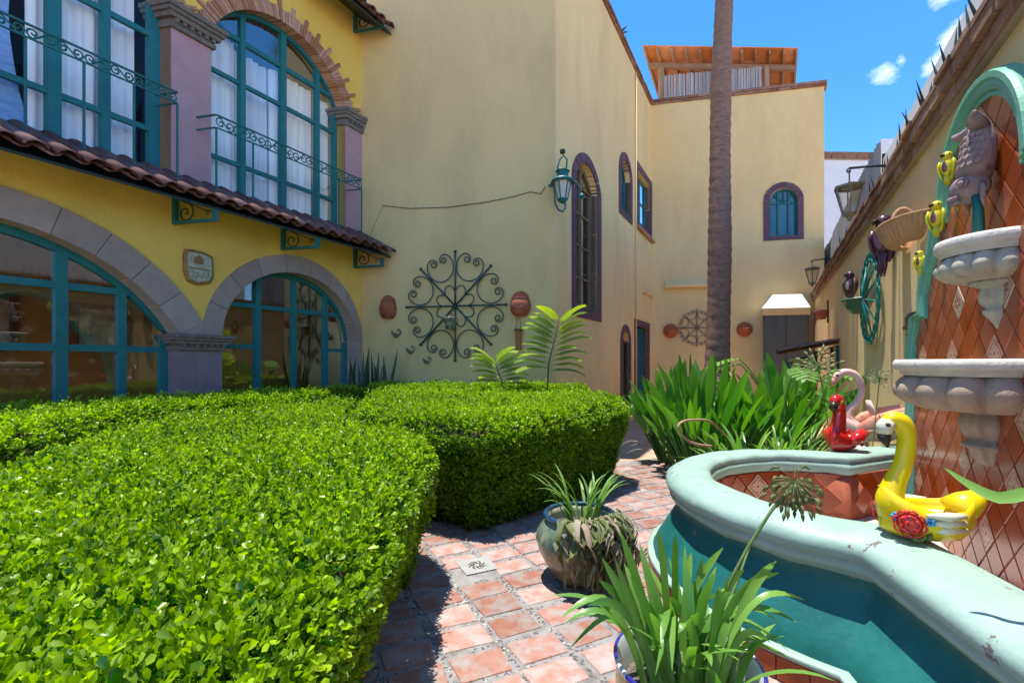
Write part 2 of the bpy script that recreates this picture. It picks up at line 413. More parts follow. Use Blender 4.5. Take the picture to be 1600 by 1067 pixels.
PATHP = [(-1.1, -.8), (1.3, -.8), (3.0, .7), (6.0, 6.3), (4.4, 8.2), (2.0, 7.3), (1.3, 7.2), (.1, 5.1), (-1.1, 4.6)]
SW, SH = .272+.062, .192+.058
FCEN = NV*.58+DV*4.03
DR = gnd(745, 883)
pav_list = []
for i in range(-16, 22):
    for j in range(-16, 34):
        c = A0+U2*(i*SW+random.uniform(-.012, .012))+U1*(j*SH+random.uniform(-.010, .010))
        if not inpoly((c.x, c.y), PATHP): continue
        if c.y < 1.0 or (c-FCEN).length < 1.36 or (c-DR).length < .15: continue
        pxx = CX+FPX*c.x/c.y
        if pxx < 480 or pxx > 1660: continue
        pav_list.append(c)
pav_list.sort(key=lambda c: c.y)
for c in pav_list[:300]:
    zz = random.uniform(-.002, .003)
    o = inst(random.choice(PAV), 'paver', pv, c+Vector((0, 0, zz)), (random.uniform(-.006, .006), random.uniform(-.006, .006), R(26)+random.uniform(-.02, .02)+(math.pi if random.random() < .5 else 0)))
# pebbles in the joints: nobody could count them
def pebbles(name, n, dark, zone):
    Vs, Fs = [], []; base = MB().ball((0, 0, 0), 1, 6, 4); bv = np.array([tuple(p) for p in base.v]); bf = np.array(base.f)
    k = 0
    while k < n:
        p = zone()
        if p is None: continue
        s = rng.uniform(.004, .010)
        sc = np.array([s*rng.uniform(.8, 1.5), s*rng.uniform(.8, 1.2), s*.45]); a = rng.uniform(0, 6.28)
        rot = np.array([[math.cos(a), -math.sin(a), 0], [math.sin(a), math.cos(a), 0], [0, 0, 1]])
        Vs.append((bv*sc)@rot.T+np.array([p.x, p.y, -.0085])); Fs.append(bf+k*len(bv)); k += 1
    V = np.concatenate(Vs); F = np.concatenate(Fs)
    me = npmesh(name, V, F, dark, None, True)
    o = bpy.data.objects.new(name, me); col.objects.link(o); o.parent = pv; o.location = -rootloc(pv); o['kind'] = 'stuff'
def joint_zone():
    c = random.choice(pav_list)
    if c.y > 5: return None
    if random.random() < .72: return c+U2*(SW/2+random.gauss(0, .014))+U1*random.uniform(-SH/2, SH/2)
    return c+U1*(SH/2+random.gauss(0, .012))+U2*random.uniform(-SW/2, SW/2)
pebbles('joint_pebbles', 4600, 'pebble_dark', joint_zone); pebbles('pale_joint_pebbles', 700, 'pebble_pale', joint_zone)
# drain cover with a pinwheel of slots
dr = thing('drain_cover', DR, 'white square drain cover with pinwheel slots set in the terracotta path', 'drain cover')
fr_dr = Fr(DR, U2, U1)
m = MB(); m.box(fr_dr, -.13, .13, -.125, .125, -.03, .003); m.build('plate', 'drain_white', dr)
for k in range(8):
    a = k*math.pi/4; q = []
    for (r, da, w) in ((.020, 0, .006), (.042, .22, .013), (.064, .55, .012), (.078, .85, .003)):
        q.append((r, a+da, w))
    L = [DR+Vector((r*math.cos(b)-w*math.sin(b)*.5, r*math.sin(b)+w*math.cos(b)*.5, .0055)) for r, b, w in q]
    Rr = [DR+Vector((r*math.cos(b)+w*math.sin(b)*.9, r*math.sin(b)-w*math.cos(b)*.9, .0055)) for r, b, w in q]
    MB().add(L+Rr, [(0, 1, 5, 4), (1, 2, 6, 5), (2, 3, 7, 6)]).build('slot', 'interior_dark', dr)

# ================================================================ the yellow house
house = thing('house', P0, 'tall yellow house with stone arches, teal windows and clay-tile canopy on the left', 'house')
TOPH = 10.25
aB = ell_arch(1.434, 1.271, 2.0, 1.146); aA = seg_arch(5.213, 1.95, 2.0, 1.15)
uB = seg_arch(1.63, 1.22, 6.45, .85); uA = seg_arch(5.28, 1.92, 6.45, 1.25)
m = MB()
band(m, FA, 0, 8.6, -.05, 3.92, [(.163, 2.705, .12, aB, 28), (3.263, 7.163, .12, aA, 28)], .30)
m.build('ground_floor_wall', 'yellow_plaster', house)
m = MB()
band(m, FA, 0, 8.6, 3.92, 8.5, [(.41, 2.85, 4.12, uB, 28), (3.36, 7.2, 4.12, uA, 28)], .34)
m.add([FA(8.6, 0, -.05), FA(8.6, 0, 8.5), FA(8.6, -3, 8.5), FA(8.6, -3, -.05)], [(0, 1, 2, 3)])
m.add([FA(0, 0, 8.5), FA(8.6, 0, 8.5), FA(8.6, -6, 8.5), FA(0, -6, 8.5)], [(0, 1, 2, 3)])
m.build('upper_floor_wall', 'yellow_plaster', house)
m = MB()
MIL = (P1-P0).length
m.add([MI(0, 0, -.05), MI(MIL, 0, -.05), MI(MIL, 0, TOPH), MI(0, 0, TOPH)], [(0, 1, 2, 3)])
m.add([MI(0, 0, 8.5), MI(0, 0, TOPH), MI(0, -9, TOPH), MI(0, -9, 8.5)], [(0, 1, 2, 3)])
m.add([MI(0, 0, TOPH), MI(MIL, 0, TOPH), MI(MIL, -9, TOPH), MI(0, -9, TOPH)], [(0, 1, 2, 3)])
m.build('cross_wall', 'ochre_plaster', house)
# rooms behind the glass
m = MB()
for z0, z1 in ((0, 3.8), (4.0, 9.2)):
    pass
m.add([FA(-3.0, -3.2, 0), FA(8.6, -3.2, 0), FA(8.6, -3.2, 3.8), FA(-3.0, -3.2, 3.8)], [(0, 1, 2, 3)])
m.build('room_wall', 'interior_ochre', house)
m = MB()
m.add([FA(-3, -.31, .06), FA(8.6, -.31, .06), FA(8.6, -3.2, .06), FA(-3, -3.2, .06)], [(0, 1, 2, 3)])
m.add([FA(.02, -.35, 4.0), FA(8.6, -.35, 4.0), FA(8.6, -3.2, 4.0), FA(.02, -3.2, 4.0)], [(0, 1, 2, 3)])
m.build('room_floor', 'interior_floor', house)
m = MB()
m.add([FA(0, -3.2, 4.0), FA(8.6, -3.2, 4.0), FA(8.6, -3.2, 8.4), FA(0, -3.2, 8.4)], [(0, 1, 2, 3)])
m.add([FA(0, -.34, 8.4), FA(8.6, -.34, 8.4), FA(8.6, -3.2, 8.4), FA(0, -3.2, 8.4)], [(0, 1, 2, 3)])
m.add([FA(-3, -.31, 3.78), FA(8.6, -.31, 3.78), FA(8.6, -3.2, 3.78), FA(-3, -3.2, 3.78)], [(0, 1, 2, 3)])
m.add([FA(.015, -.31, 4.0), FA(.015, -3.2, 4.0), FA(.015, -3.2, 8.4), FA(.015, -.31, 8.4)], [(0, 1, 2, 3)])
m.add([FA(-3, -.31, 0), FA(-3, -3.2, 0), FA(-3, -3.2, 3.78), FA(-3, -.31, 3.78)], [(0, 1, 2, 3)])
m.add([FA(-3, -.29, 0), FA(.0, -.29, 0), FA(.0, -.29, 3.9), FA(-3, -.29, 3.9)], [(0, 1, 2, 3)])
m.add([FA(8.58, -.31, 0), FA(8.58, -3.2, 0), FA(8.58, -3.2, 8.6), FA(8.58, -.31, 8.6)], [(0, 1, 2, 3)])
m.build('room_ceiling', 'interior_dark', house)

# stone arches of the ground floor, stone by stone
archp = MB().box(FA, 2.72, 3.25, .002, .012, 1.9, 2.0).build('stone_arch', 'cantera', house)
def pinB(u): return (aB.c-(aB.a-.004)*math.cos(u), aB.s+(aB.b-.004)*math.sin(u))
def poutB(u): return (max(.012, aB.c-(aB.a+.151+.11*max(0, -math.cos(u)))*math.cos(u)), aB.s+(aB.b+.29)*math.sin(u))
nB = 9
for k in range(nB):
    g_ = .004
    wedge(FA, aB, aB, math.pi*k/nB+g_, math.pi*(k+1)/nB-g_, -.236, .028, pinB, poutB).build('stone', 'cantera', archp)
thA = math.asin(1.95/aA.R)
def pinA(u): return (aA.c+(aA.R-.004)*math.sin(u), aA.zc+(aA.R-.004)*math.cos(u))
def poutA(u): return (aA.c+(aA.R+.34)*math.sin(u), max(2.0, aA.zc+(aA.R+.34)*math.cos(u)))
nA = 11
for k in range(nA):
    g_ = .002; u0 = -thA+2*thA*k/nA; u1 = -thA+2*thA*(k+1)/nA
    wedge(FA, aA, aA, u0+g_, u1-g_, -.236, .027, pinA, poutA).build('stone', 'cantera', archp)
tri_ = [(3.262, 2.001), (2.965, 2.166), (2.925, 2.001)]
MB().loft([[FA(a, -.2, z) for a, z in tri_], [FA(a, .026, z) for a, z in tri_]]).build('stone', 'cantera', archp)
for j in range(4):
    MB().box(FA, .012, .167, -.236, .02, .1+.476*j, .1+.476*(j+1)-(.006 if j < 3 else .001)).build('stone', 'cantera', archp)
# pillars: purple ashlar below, pink plaster above, with capitals
for (a0, a1, z0, z1) in ((2.705, 3.263, 0, 1.78), (7.163, 7.72, 0, 1.78)):
    p = MB().box(FA, a0-.002, a1+.002, -.29, .012, z0, z1).build('pillar', 'cantera_purple', house)
    r = 0; z = z0
    while z < z1-.01:
        h = min(.42, z1-z); sp = .62 if r % 2 else .30
        cuts = [a0, a0+(a1-a0)*sp, a1]
        for x, y in zip(cuts, cuts[1:]):
            MB().box(FA, x+(.003 if x > a0 else -.004), y-(.003 if y < a1 else -.004), -.30, .02, z+.003, z+h-.003).build('stone', 'cantera_purple', p)
        z += h; r += 1
def capital(fr, a0, a1, z0, z1, back, out, m_='grey_stone', dent=True):
    h = z1-z0; c = MB()
    for (f0, f1, e) in ((.0, .22, .25), (.22, .40, .12), (.40, .62, .55), (.62, .80, .8), (.80, 1.0, 1.0)):
        c.box(fr, a0-out*e, a1+out*e, -back, .03+out*e, z0+h*f0, z0+h*f1-.001*(f1 < 1))
    cp = c.build('capital', m_, house)
    if dent:
        w = a1-a0+.06; k = max(2, int(w/.085))
        for i in range(k):
            a = a0-.03+w*(i+.5)/k
            MB().box(fr, a-.02, a+.02, .03+out*.12, .03+out*.5, z0+h*.23, z0+h*.39).build('dentil', m_, cp)
capital(FA, 2.705, 3.263, 1.78, 2.0, .33, .11)
capital(FA, 7.163, 7.72, 1.78, 2.0, .33, .11)
capital(FA, 2.85, 3.36, 6.16, 6.46, .36, .13)
capital(FA, .03, .41, 6.16, 6.46, .36, .11)
MB().box(FA, 2.85, 3.36, -.36, .014, 3.96, 6.16).build('upper_pillar', 'pink_plaster', house)
MB().box(FA, .004, .41, -.36, .014, 3.96, 6.16).build('upper_pillar', 'pink_plaster', house)
MB().box(FA, 7.2, 7.75, -.36, .014, 3.96, 6.16).build('upper_pillar', 'pink_plaster', house)
# brick arches of the upper windows
def brick_arch(f, half, n_br, lmod, lim):
    th = math.asin(min(1, half/f.R))
    par = None; w_ = 2*th/n_br
    for k in range(n_br):
        u0 = -th+w_*k; u1 = u0+w_*.80; L = .19 + (.16+random.uniform(-.03, .03) if k % lmod == 0 else random.uniform(0, .035))
        pi_ = lambda u: (f.c+(f.R-.010)*math.sin(u), f.zc+(f.R-.010)*math.cos(u))
        po_ = lambda u: (max(.012, f.c+(f.R+L)*math.sin(u)), f.zc+(f.R+L)*math.cos(u))
        mb = wedge(FA, f, f, u0, u1, -.24, .022+.012*(k % lmod == 0)+random.uniform(0, .006), pi_, po_)
        if par is None: par = mb.build('brick_arch', 'brick', house)
        else: mb.build('brick', 'brick', par)
    mm = MB(); rings = []
    for k in range(25):
        u = -th+2*th*k/24
        q = lambda r: (max(.008, f.c+r*math.sin(u)), f.zc+r*math.cos(u))
        (a, z), (b, y) = q(f.R+.006), q(f.R+.185)
        rings.append([FA(a, -.245, z), FA(a, .010, z), FA(b, .010, y), FA(b, -.245, y)])
    mm.loft(rings).build('mortar_bed', 'mortar', par)
brick_arch(uB, 1.22, 60, 4, 0); brick_arch(uA, 1.92, 92, 4, 0)

# windows of the front
def A_(px, py, n=-.2): return FA.hit(px, py, n)
bz = lambda px, py, n=-.2: A_(px, py, n)[1]
p1, p2 = A_(93, 540)[0], A_(188, 540)[0]
wA = window(house, FA, -.24, 3.263, 7.163, .12, aA, [(p1, .11), (p2, .085), (2*5.213-p1, .1)], [(bz(93, 446), .085, 3.3, 7.1), (bz(93, 543), .085, 3.3, 7.1)], wd=.09, jamb=.10)
q = [A_(401, 540)[0], A_(458, 540)[0], A_(507, 540)[0]]
wB = window(house, FA, -.24, .163, 2.705, .12, aB, [(q[0], .095), (q[1], .07), (q[2], .085)], [(bz(401, 479), .075, .2, 2.66), (bz(401, 542), .075, q[0], 2.66), (bz(401, 542)-.02, .07, .2, q[2])], wd=.085)
u = [A_(82, 150)[0], A_(163, 150)[0]]
wC = window(house, FA, -.24, 3.36, 7.2, 4.12, uA, [(u[0], .12), (u[1], .085), (2*5.28-u[0]+.3, .1)], [(bz(120, 160), .07, 3.4, 7.15), (bz(176, 24), .07, 3.4, 7.15)], wd=.12, matp='glass_upper', jamb=.13)
v = [A_(377, 150)[0], A_(441, 150)[0], A_(494, 150)[0]]
wD = window(house, FA, -.24, .41, 2.85, 4.12, uB, [(v[0], .085), (v[1], .10), (v[2], .085)], [(bz(441, 105), .07, .45, 2.8), (bz(441, 166), .06, .45, 2.8), (bz(441, 284), .06, .45, 2.8)], wd=.085, matp='glass_upper')

# curtains hang inside, one in each light
def curtain(a0, a1, z0, z1, m_, label, gather=.0, n=-.36, fold=.05, seedk=0):
    K = max(12, int((a1-a0)/.018)); J = 10; mb = MB(); rr = random.Random(seedk)
    ph = rr.uniform(0, 6); fr1, fr2 = rr.uniform(38, 52), rr.uniform(17, 25)
    for j in range(J+1):
        f = j/J; z = z0+(z1-z0)*f
        g_ = gather*math.sin(math.pi*min(1, max(0, (1-f)*1.0)))
        for i in range(K+1):
            e = i/K; a = a0+(a1-a0)*(e*(1-g_)) if gather >= 0 else a1-(a1-a0)*((1-e)*(1+g_))
            d = fold*(math.sin(fr1*a+ph+.5*math.sin(3*f))*.6+math.sin(fr2*a+ph*2+f)*.5)*(.6+.4*(1-f))
            mb.v.append(FA(a, n+d, z))
    for j in range(J):
        for i in range(K):
            k = j*(K+1)+i; mb.f.append((k, k+1, k+K+2, k+K+1))
    mb.build('curtain', m_, None, True, label=label, cat='curtain', group='curtains behind the upper windows')
zt = bz(441, 105)
curtain(v[0]-.03, 2.84, 4.15, zt+.02, 'curtain_white', 'white curtain in the first light beside the pink pillar, arched window', .04, seedk=1)
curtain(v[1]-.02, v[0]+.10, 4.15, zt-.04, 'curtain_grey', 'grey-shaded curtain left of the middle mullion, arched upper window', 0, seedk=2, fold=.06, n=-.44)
curtain(v[2]-.02, v[1]+.10, 4.15, zt-.04, 'curtain_white', 'pale folded curtain right of the middle mullion, arched upper window', 0, seedk=3, fold=.045)
curtain(.43, v[2]-.03, 4.15, zt-.1, 'curtain_white', 'narrow white curtain nearest the corner of the cross wall', 0, seedk=4, n=-.34)
curtain(u[1]-.02, u[0]+.16, 4.15, 6.62, 'curtain_white', 'white curtain in the wide upper window left of the thin mullion', .02, seedk=5)
curtain(A_(214, 150, -.36)[0], u[1]+.10, 4.15, 6.9, 'curtain_white', 'long white curtain in the wide upper window beside the pink pillar', .04, seedk=6, n=-.44)
curtain(u[0]+.06, 6.3, 4.15, 6.9, 'curtain_blue', 'blue checked curtain at the left edge of the upper window', -.12, seedk=7, fold=.015)
# pictures and a globe lamp seen through the ground-floor glass
def framed(a0, a1, z0, z1, n, label, mt='picture'):
    t = thing('framed_picture', FA((a0+a1)/2, n, z0), label, 'picture')
    f = MB()
    for (x0, x1, y0, y1) in ((a0, a1, z0, z0+.09), (a0, a1, z1-.09, z1), (a0, a0+.09, z0+.09, z1-.09), (a1-.09, a1, z0+.09, z1-.09)):
        f.box(FA, x0, x1, n, n+.05, y0, y1)
    f.build('frame', 'wood_dark', t)
    MB().box(FA, a0+.09, a1-.09, n, n+.015, z0+.09, z1-.09).build('canvas', mt, t)
aq0, zq1 = FA.hit(205, 480, -3.1); aq1, zq0 = FA.hit(112, 548, -3.1)
framed(aq0, aq1, zq0, zq1, -3.15, 'large dark-framed picture on the ochre room wall behind the ground-floor glass')
aq0, zq1 = FA.hit(30, 460, -3.1); aq1, zq0 = FA.hit(-60, 548, -3.1)
framed(aq0, aq1, zq0, zq1, -3.15, 'dark-framed picture at the left edge behind the ground-floor glass')
c = FA(*((lambda h: (h[0], -1.2, h[1]))(FA.hit(483, 461, -1.2))))
t = thing('globe_lamp', c-Vector((0, 0, .2)), 'cream ribbed globe lamp hanging behind the smaller ground-floor arch', 'lamp')
MB().lathe([(.02, -.19), (.12, -.16), (.2, -.06), (.215, .03), (.17, .13), (.06, .19), (.02, .2)], c, 20, rfun=lambda r, z, a: r*(1+.03*math.cos(10*a))).build('globe', 'lamp_glass', t, True)
MB().tube([c+Vector((0, 0, .19)), Vector((c.x, c.y, 3.77))], .008).build('cord', 'dark_iron', t)

# clay-tile canopy over the ground floor, on iron brackets
can = MB(); EO = .70; ZI, ZO = 4.10, 3.70
can.hexa([FA(.02, .02, ZI-.10), FA(8.4, .02, ZI-.10), FA(8.4, EO-.05, ZO-.045), FA(.02, EO-.05, ZO-.045), FA(.02, .02, ZI-.06), FA(8.4, .02, ZI-.06), FA(8.4, EO-.05, ZO-.012), FA(.02, EO-.05, ZO-.012)])
canopy = can.build('tile_canopy', 'dark_iron', house)
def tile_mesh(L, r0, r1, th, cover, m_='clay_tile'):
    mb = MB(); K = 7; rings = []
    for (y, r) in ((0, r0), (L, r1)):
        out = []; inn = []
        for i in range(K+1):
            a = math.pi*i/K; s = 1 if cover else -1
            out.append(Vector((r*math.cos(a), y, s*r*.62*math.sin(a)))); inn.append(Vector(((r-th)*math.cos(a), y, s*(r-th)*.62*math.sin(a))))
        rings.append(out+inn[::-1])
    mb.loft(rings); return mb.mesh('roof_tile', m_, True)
slope = Vector((EO, 0, ZO-ZI))
sd_ = (MV*EO+Vector((0, 0, ZO-ZI))); SL = sd_.length; sd_.normalize()
ex = -DV; exn = (ex-sd_*ex.dot(sd_)).normalized(); zz_ = exn.cross(sd_)
if zz_.z < 0: exn = -exn; zz_ = exn.cross(sd_)
TR = basis(exn, sd_, zz_)
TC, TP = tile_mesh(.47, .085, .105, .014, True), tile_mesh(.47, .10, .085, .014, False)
pitch = .235; k = 0; a = .14
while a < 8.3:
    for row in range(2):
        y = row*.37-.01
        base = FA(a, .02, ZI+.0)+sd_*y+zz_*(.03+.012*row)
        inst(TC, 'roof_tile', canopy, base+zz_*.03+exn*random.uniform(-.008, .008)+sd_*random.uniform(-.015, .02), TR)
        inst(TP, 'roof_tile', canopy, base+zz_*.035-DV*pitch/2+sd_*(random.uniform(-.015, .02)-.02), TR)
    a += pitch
def scroll(c, ex_, ey_, r0, turns, a0=0, dirn=1, n=26, shrink=.12):
    return [c+(ex_*math.cos(a0+dirn*2*math.pi*turns*i/n)+ey_*math.sin(a0+dirn*2*math.pi*turns*i/n))*(r0*(1-(1-shrink)*i/n)) for i in range(n+1)]
def bracket(fr, a, n1, z0, z1, parent, mt='teal_iron'):
    mb = MB(); Z = Vector((0, 0, 1))
    mb.box(fr, a-.025, a+.025, .005, .055, z0, z1+.02)
    mb.box(fr, a-.022, a+.022, .055, n1, z0, z0+.04)
    mb.box(fr, a-.022, a+.022, n1-.05, n1, z0+.04, z0+.16)
    b = mb.build('bracket', mt, parent)
    s = MB(); h = z1-z0
    s.tube([fr(a, .055, z0+h*.98), fr(a, n1*.35, z0+h*.80), fr(a, n1*.72, z0+h*.47), fr(a, n1-.05, z0+.13)], .008, 5)
    s.tube(scroll(fr(a, .20, z0+h*.42), fr.o, Z, .145, 1.5, R(100), -1), .011, 5)
    s.tube(scroll(fr(a, n1-.13, z0+.12), fr.o, Z, .05, 1.2, R(0), 1), .007, 5)
    s.build('scroll', 'dark_iron', b)
for (px, py0, py1) in ((271, 351, 311), (440, 391, 358), (553, 419, 388)):
    a, z0 = FA.hit(px, py0); z1 = FA.hit(px, py1)[1]
    bracket(FA, a, .70 if px < 500 else .62, z0, z1, canopy)
a, z0 = FA.hit(20, 300); bracket(FA, 5.0+1.1, .70, 3.45, 3.8, canopy)
# upper canopy corner with its bracket under the eaves
ucan = MB(); a0 = 0.02
ucan.hexa([FA(.02, .02, 8.42), FA(1.9, .02, 8.42), FA(1.9, .66, 8.02), FA(.02, .66, 8.02), FA(.02, .02, 8.46), FA(1.9, .02, 8.46), FA(1.9, .66, 8.06), FA(.02, .66, 8.06)])
ucanopy = ucan.build('upper_canopy', 'dark_iron', house)
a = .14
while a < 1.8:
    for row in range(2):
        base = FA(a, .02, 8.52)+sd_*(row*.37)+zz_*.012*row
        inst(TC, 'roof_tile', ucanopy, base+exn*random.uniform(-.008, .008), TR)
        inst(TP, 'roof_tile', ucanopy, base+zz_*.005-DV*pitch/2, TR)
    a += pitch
aa, z0 = FA.hit(553, 52); bracket(FA, max(.12, aa), .62, z0, z0+.45, ucanopy)

# wrought balcony rails with a scroll band
def railing(a0, a1, n, z0, zt0, zt1, label):
    t = thing('balcony_railing', FA((a0+a1)/2, n, z0), label, 'railing')
    mb = MB(); mb.box(FA, a0, a1, n-.012, n+.012, zt1-.02, zt1); mb.box(FA, a0, a1, n-.010, n+.010, zt0, zt0+.016)
    for e in (a0, a1):
        mb.box(FA, e-.012, e+.012, 0, n-.012, zt1-.02, zt1); mb.box(FA, e-.010, e+.010, 0, n-.010, zt0, zt0+.016)
    mb.build('top_rail', 'teal_iron', t)
    MB().box(FA, a0, a1, n-.009, n+.009, z0, z0+.018).build('bottom_rail', 'dark_iron', t)
    x = a0
    k = int((a1-a0)/.46); st = (a1-a0)/k
    for i in range(k+1):
        x = a0+st*i
        MB().box(FA, x-.009, x+.009, n-.009, n+.009, z0+.018, zt0).build('baluster', 'teal_iron', t)
    h = zt1-zt0; Z = Vector((0, 0, 1)); k2 = int((a1-a0)/.23); s2 = (a1-a0)/k2
    for i in range(k2):
        c = FA(a0+s2*(i+.5), n, (zt0+zt1)/2-.005); d = 1 if i % 2 else -1; sc = MB()
        sc.tube(scroll(c+FA.e*s2*.26, FA.e, Z*d, h*.36, 1.25, R(-90), 1, 16), .010, 4)
        sc.tube(scroll(c-FA.e*s2*.26, FA.e, Z*d, h*.36, 1.25, R(90), 1, 16), .010, 4)
        sc.tube([c+FA.e*s2*.26+Z*d*(-h*.36), c, c-FA.e*s2*.26+Z*d*(h*.36)], .010, 4)
        sc.build('scroll', 'teal_iron', t)
def rail_at(pxr, pyt, pyb, pybase, n): 
    a, zt1 = FA.hit(pxr, pyt, n); return a, zt1, FA.hit(pxr, pyb, n)[1], FA.hit(pxr, pybase, n)[1]
a, zt1, zt0, zb_ = rail_at(277, 146, 160, 281, .34)
railing(a, 7.3, .34, zb_, zt0-.02, zt1+.02, 'teal wrought-iron balcony rail in front of the wide upper window')
a, zt1, zt0, zb_ = rail_at(565, 283, 295, 372, .34)
railing(a, FA.hit(338, 180, .34)[0], .34, zb_, zt0-.02, zt1+.03, 'teal wrought-iron balcony rail in front of the arched upper window')

# ---- the long wall with arched windows
def Sx(px): return SE.hit(px, 300)[0]
def Sz(px, py): return SE.hit(px, py)[1]
def win_spec(pxo0, pxo1, pxi0, pxi1, bot, bot_i, top, spring):
    return dict(o0=Sx(pxo0), o1=Sx(pxo1), i0=Sx(pxi0), i1=Sx(pxi1), zb=Sz(pxo0, bot), zbi=Sz(pxi0, bot_i), top=top, spring=spring)
SEGL = (P2-P1).length
def arch_from(o0, o1, spring, top): return seg_arch((o0+o1)/2, (o1-o0)/2, spring, top-spring)
W1 = (Sx(893), Sx(938)); i1 = (W1[0]+.20, W1[1]-.20); z1b = Sz(938, 503); z1t = Sz(912, 238)
W2 = (Sx(966.6), Sx(987)); i2 = (W2[0]+.17, W2[1]-.17); z2b = Sz(986.5, 351.5); z2t = Sz(974, 236)
W3 = (Sx(993), Sx(1017.6)); i3 = (W3[0]+.22, W3[1]-.22); z3b = Sz(1018, 378); z3t = Sz(994, 250.4)
W4 = (Sx(969), Sx(985)); i4 = (W4[0]+.16, W4[1]-.16); z4b = .35; z4t = Sz(976, 507)
W5 = (Sx(991), Sx(1014)); i5 = (W5[0]+.22, W5[1]-.22); z5b = .3; z5t = Sz(991, 498)
def surr(o, i, zb, zt, arch, name='window_surround'):
    """outer and inner outline functions of a stone surround"""
    half = (o[1]-o[0])/2; wdt = i[0]-o[0]
    rise = half*1.0 if arch else 0
    return half, wdt, rise
f1o = arch_from(W1[0], W1[1], z1t-.62, z1t); f1 = arch_from(i1[0], i1[1], z1t-.62, z1t-.2)
f2o = arch_from(W2[0], W2[1], z2t-.75, z2t); f2 = arch_from(i2[0], i2[1], z2t-.75, z2t-.2)
f4o = arch_from(W4[0], W4[1], z4t-.6, z4t); f4 = arch_from(i4[0], i4[1], z4t-.6, z4t-.17)
m = MB()
band(m, SE, 0, SEGL, -.05, TOPH-.2, [(i1[0], i1[1], z1b+.2, f1, 16), (i2[0], i2[1], z2b+.15, f2, 12), (i3[0], i3[1], z3b+.18, flat(z3t-.22), 1), (i4[0], i4[1], z4b, f4, 12), (i5[0], i5[1], z5b, flat(z5t-.2), 1)], .24)
m.build('long_wall', 'peach_plaster', house)
def surround(o, i, zb, zt, fo, fi, parent, k=7, sill=.2):
    """jamb stones, arch stones and sill"""
    base = MB().box(SE, o[0], o[1], .001, .03, zb, zb+sill*.96).build('window_surround', 'trim_purple', parent)
    zs = fo(o[0]) if k else zt-sill
    n = max(1, round((zs-zb-sill)/.9)); 
    for j in range(n):
        y0 = zb+sill+(zs-zb-sill)*j/n; y1 = zb+sill+(zs-zb-sill)*(j+1)/n-.012
        MB().box(SE, o[0], i[0], -.23, .03, y0, y1).build('stone', 'trim_purple', base)
        MB().box(SE, i[1], o[1], -.23, .03, y0, y1).build('stone', 'trim_purple', base)
    if k:
        th_o = math.asin(min(1, (o[1]-o[0])/2/fo.R)); th_i = math.asin(min(1, (i[1]-i[0])/2/fi.R))
        if fo.zc > fo(o[0])+1e-6: th_o = math.pi-th_o
        if fi.zc > fi(i[0])+1e-6: th_i = math.pi-th_i
        for j in range(k):
            r0, r1 = -1+2*j/k+.012, -1+2*(j+1)/k-.012
            po = lambda r: (fo.c+fo.R*math.sin(th_o*r), fo.zc+fo.R*math.cos(th_o*r))
            pi_ = lambda r: (fi.c+fi.R*math.sin(th_i*r), fi.zc+fi.R*math.cos(th_i*r))
            wedge(SE, None, None, r0, r1, -.23, .03, pi_, po).build('stone', 'trim_purple', base)
    else:
        MB().box(SE, o[0], o[1], -.23, .03, zt-sill, zt).build('stone', 'trim_purple', base)
surround(W1, i1, z1b, z1t, f1o, f1, house); surround(W2, i2, z2b, z2t, f2o, f2, house, 7, .15)
surround(W3, i3, z3b, z3t, None, None, house, 0, .2); surround(W4, i4, z4b-.15, z4t, f4o, f4, house, 7, .15); surround(W5, i5, z5b-.2, z5t, None, None, house, 0, .2)
mat('door_wood', (.16, .11, .055), (.22, .16, .085), 6, .6, .2, 40, stretch=(1, 1, .15))
w_ = window(house, SE, -.2, i1[0], i1[1], z1b+.2, f1, [((i1[0]+i1[1])/2, .05)], [(z1b+.2+q_*.75, .035, i1[0], i1[1]) for q_ in (.9, 1.8, 2.7, 3.5)], matf='door_wood', wd=.10, matp='glass_wavy')
w_ = window(house, SE, -.2, i2[0], i2[1], z2b+.15, f2, [((i2[0]+i2[1])/2, .05)], [(z2b+.15+q_, .03, i2[0], i2[1]) for q_ in (.7, 1.4)], wd=.07, matp='glass_upper')
w_ = window(house, SE, -.2, i3[0], i3[1], z3b+.18, flat(z3t-.22), [((i3[0]+i3[1])/2, .06)], [(z3b+1.0, .03, i3[0], i3[1])], wd=.07, matp='glass_upper', arch=False)
w_ = window(house, SE, -.2, i4[0], i4[1], z4b, f4, [], [(z4b+1.0, .03, i4[0], i4[1])], wd=.07, matp='glass_upper', matf='wood_dark')
w_ = window(house, SE, -.2, i5[0], i5[1], z5b, flat(z5t-.2), [((i5[0]+i5[1])/2, .06)], [], wd=.07, matp='blue_glass', arch=False)
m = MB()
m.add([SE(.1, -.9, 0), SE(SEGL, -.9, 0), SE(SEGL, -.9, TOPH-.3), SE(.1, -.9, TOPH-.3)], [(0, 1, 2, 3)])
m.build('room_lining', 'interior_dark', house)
MB().box(SE, i3[0]-.25, i3[1]+.3, .032, .11, z3b-.06, z3b+.02).build('brick_sill', 'brick', house)
# flying course: chamfered ledge that runs round the inner corner
def ledge_box(mb, fr, a0, a1, n0, n1, z0, z1, zc):
    return mb.hexa([fr(a0, n0, z0), fr(a1, n0, z0), fr(a1, n1, z0), fr(a0, n1, z0), fr(a0, n0, zc), fr(a1, n0, zc), fr(a1, n1, z1), fr(a0, n1, z1)])

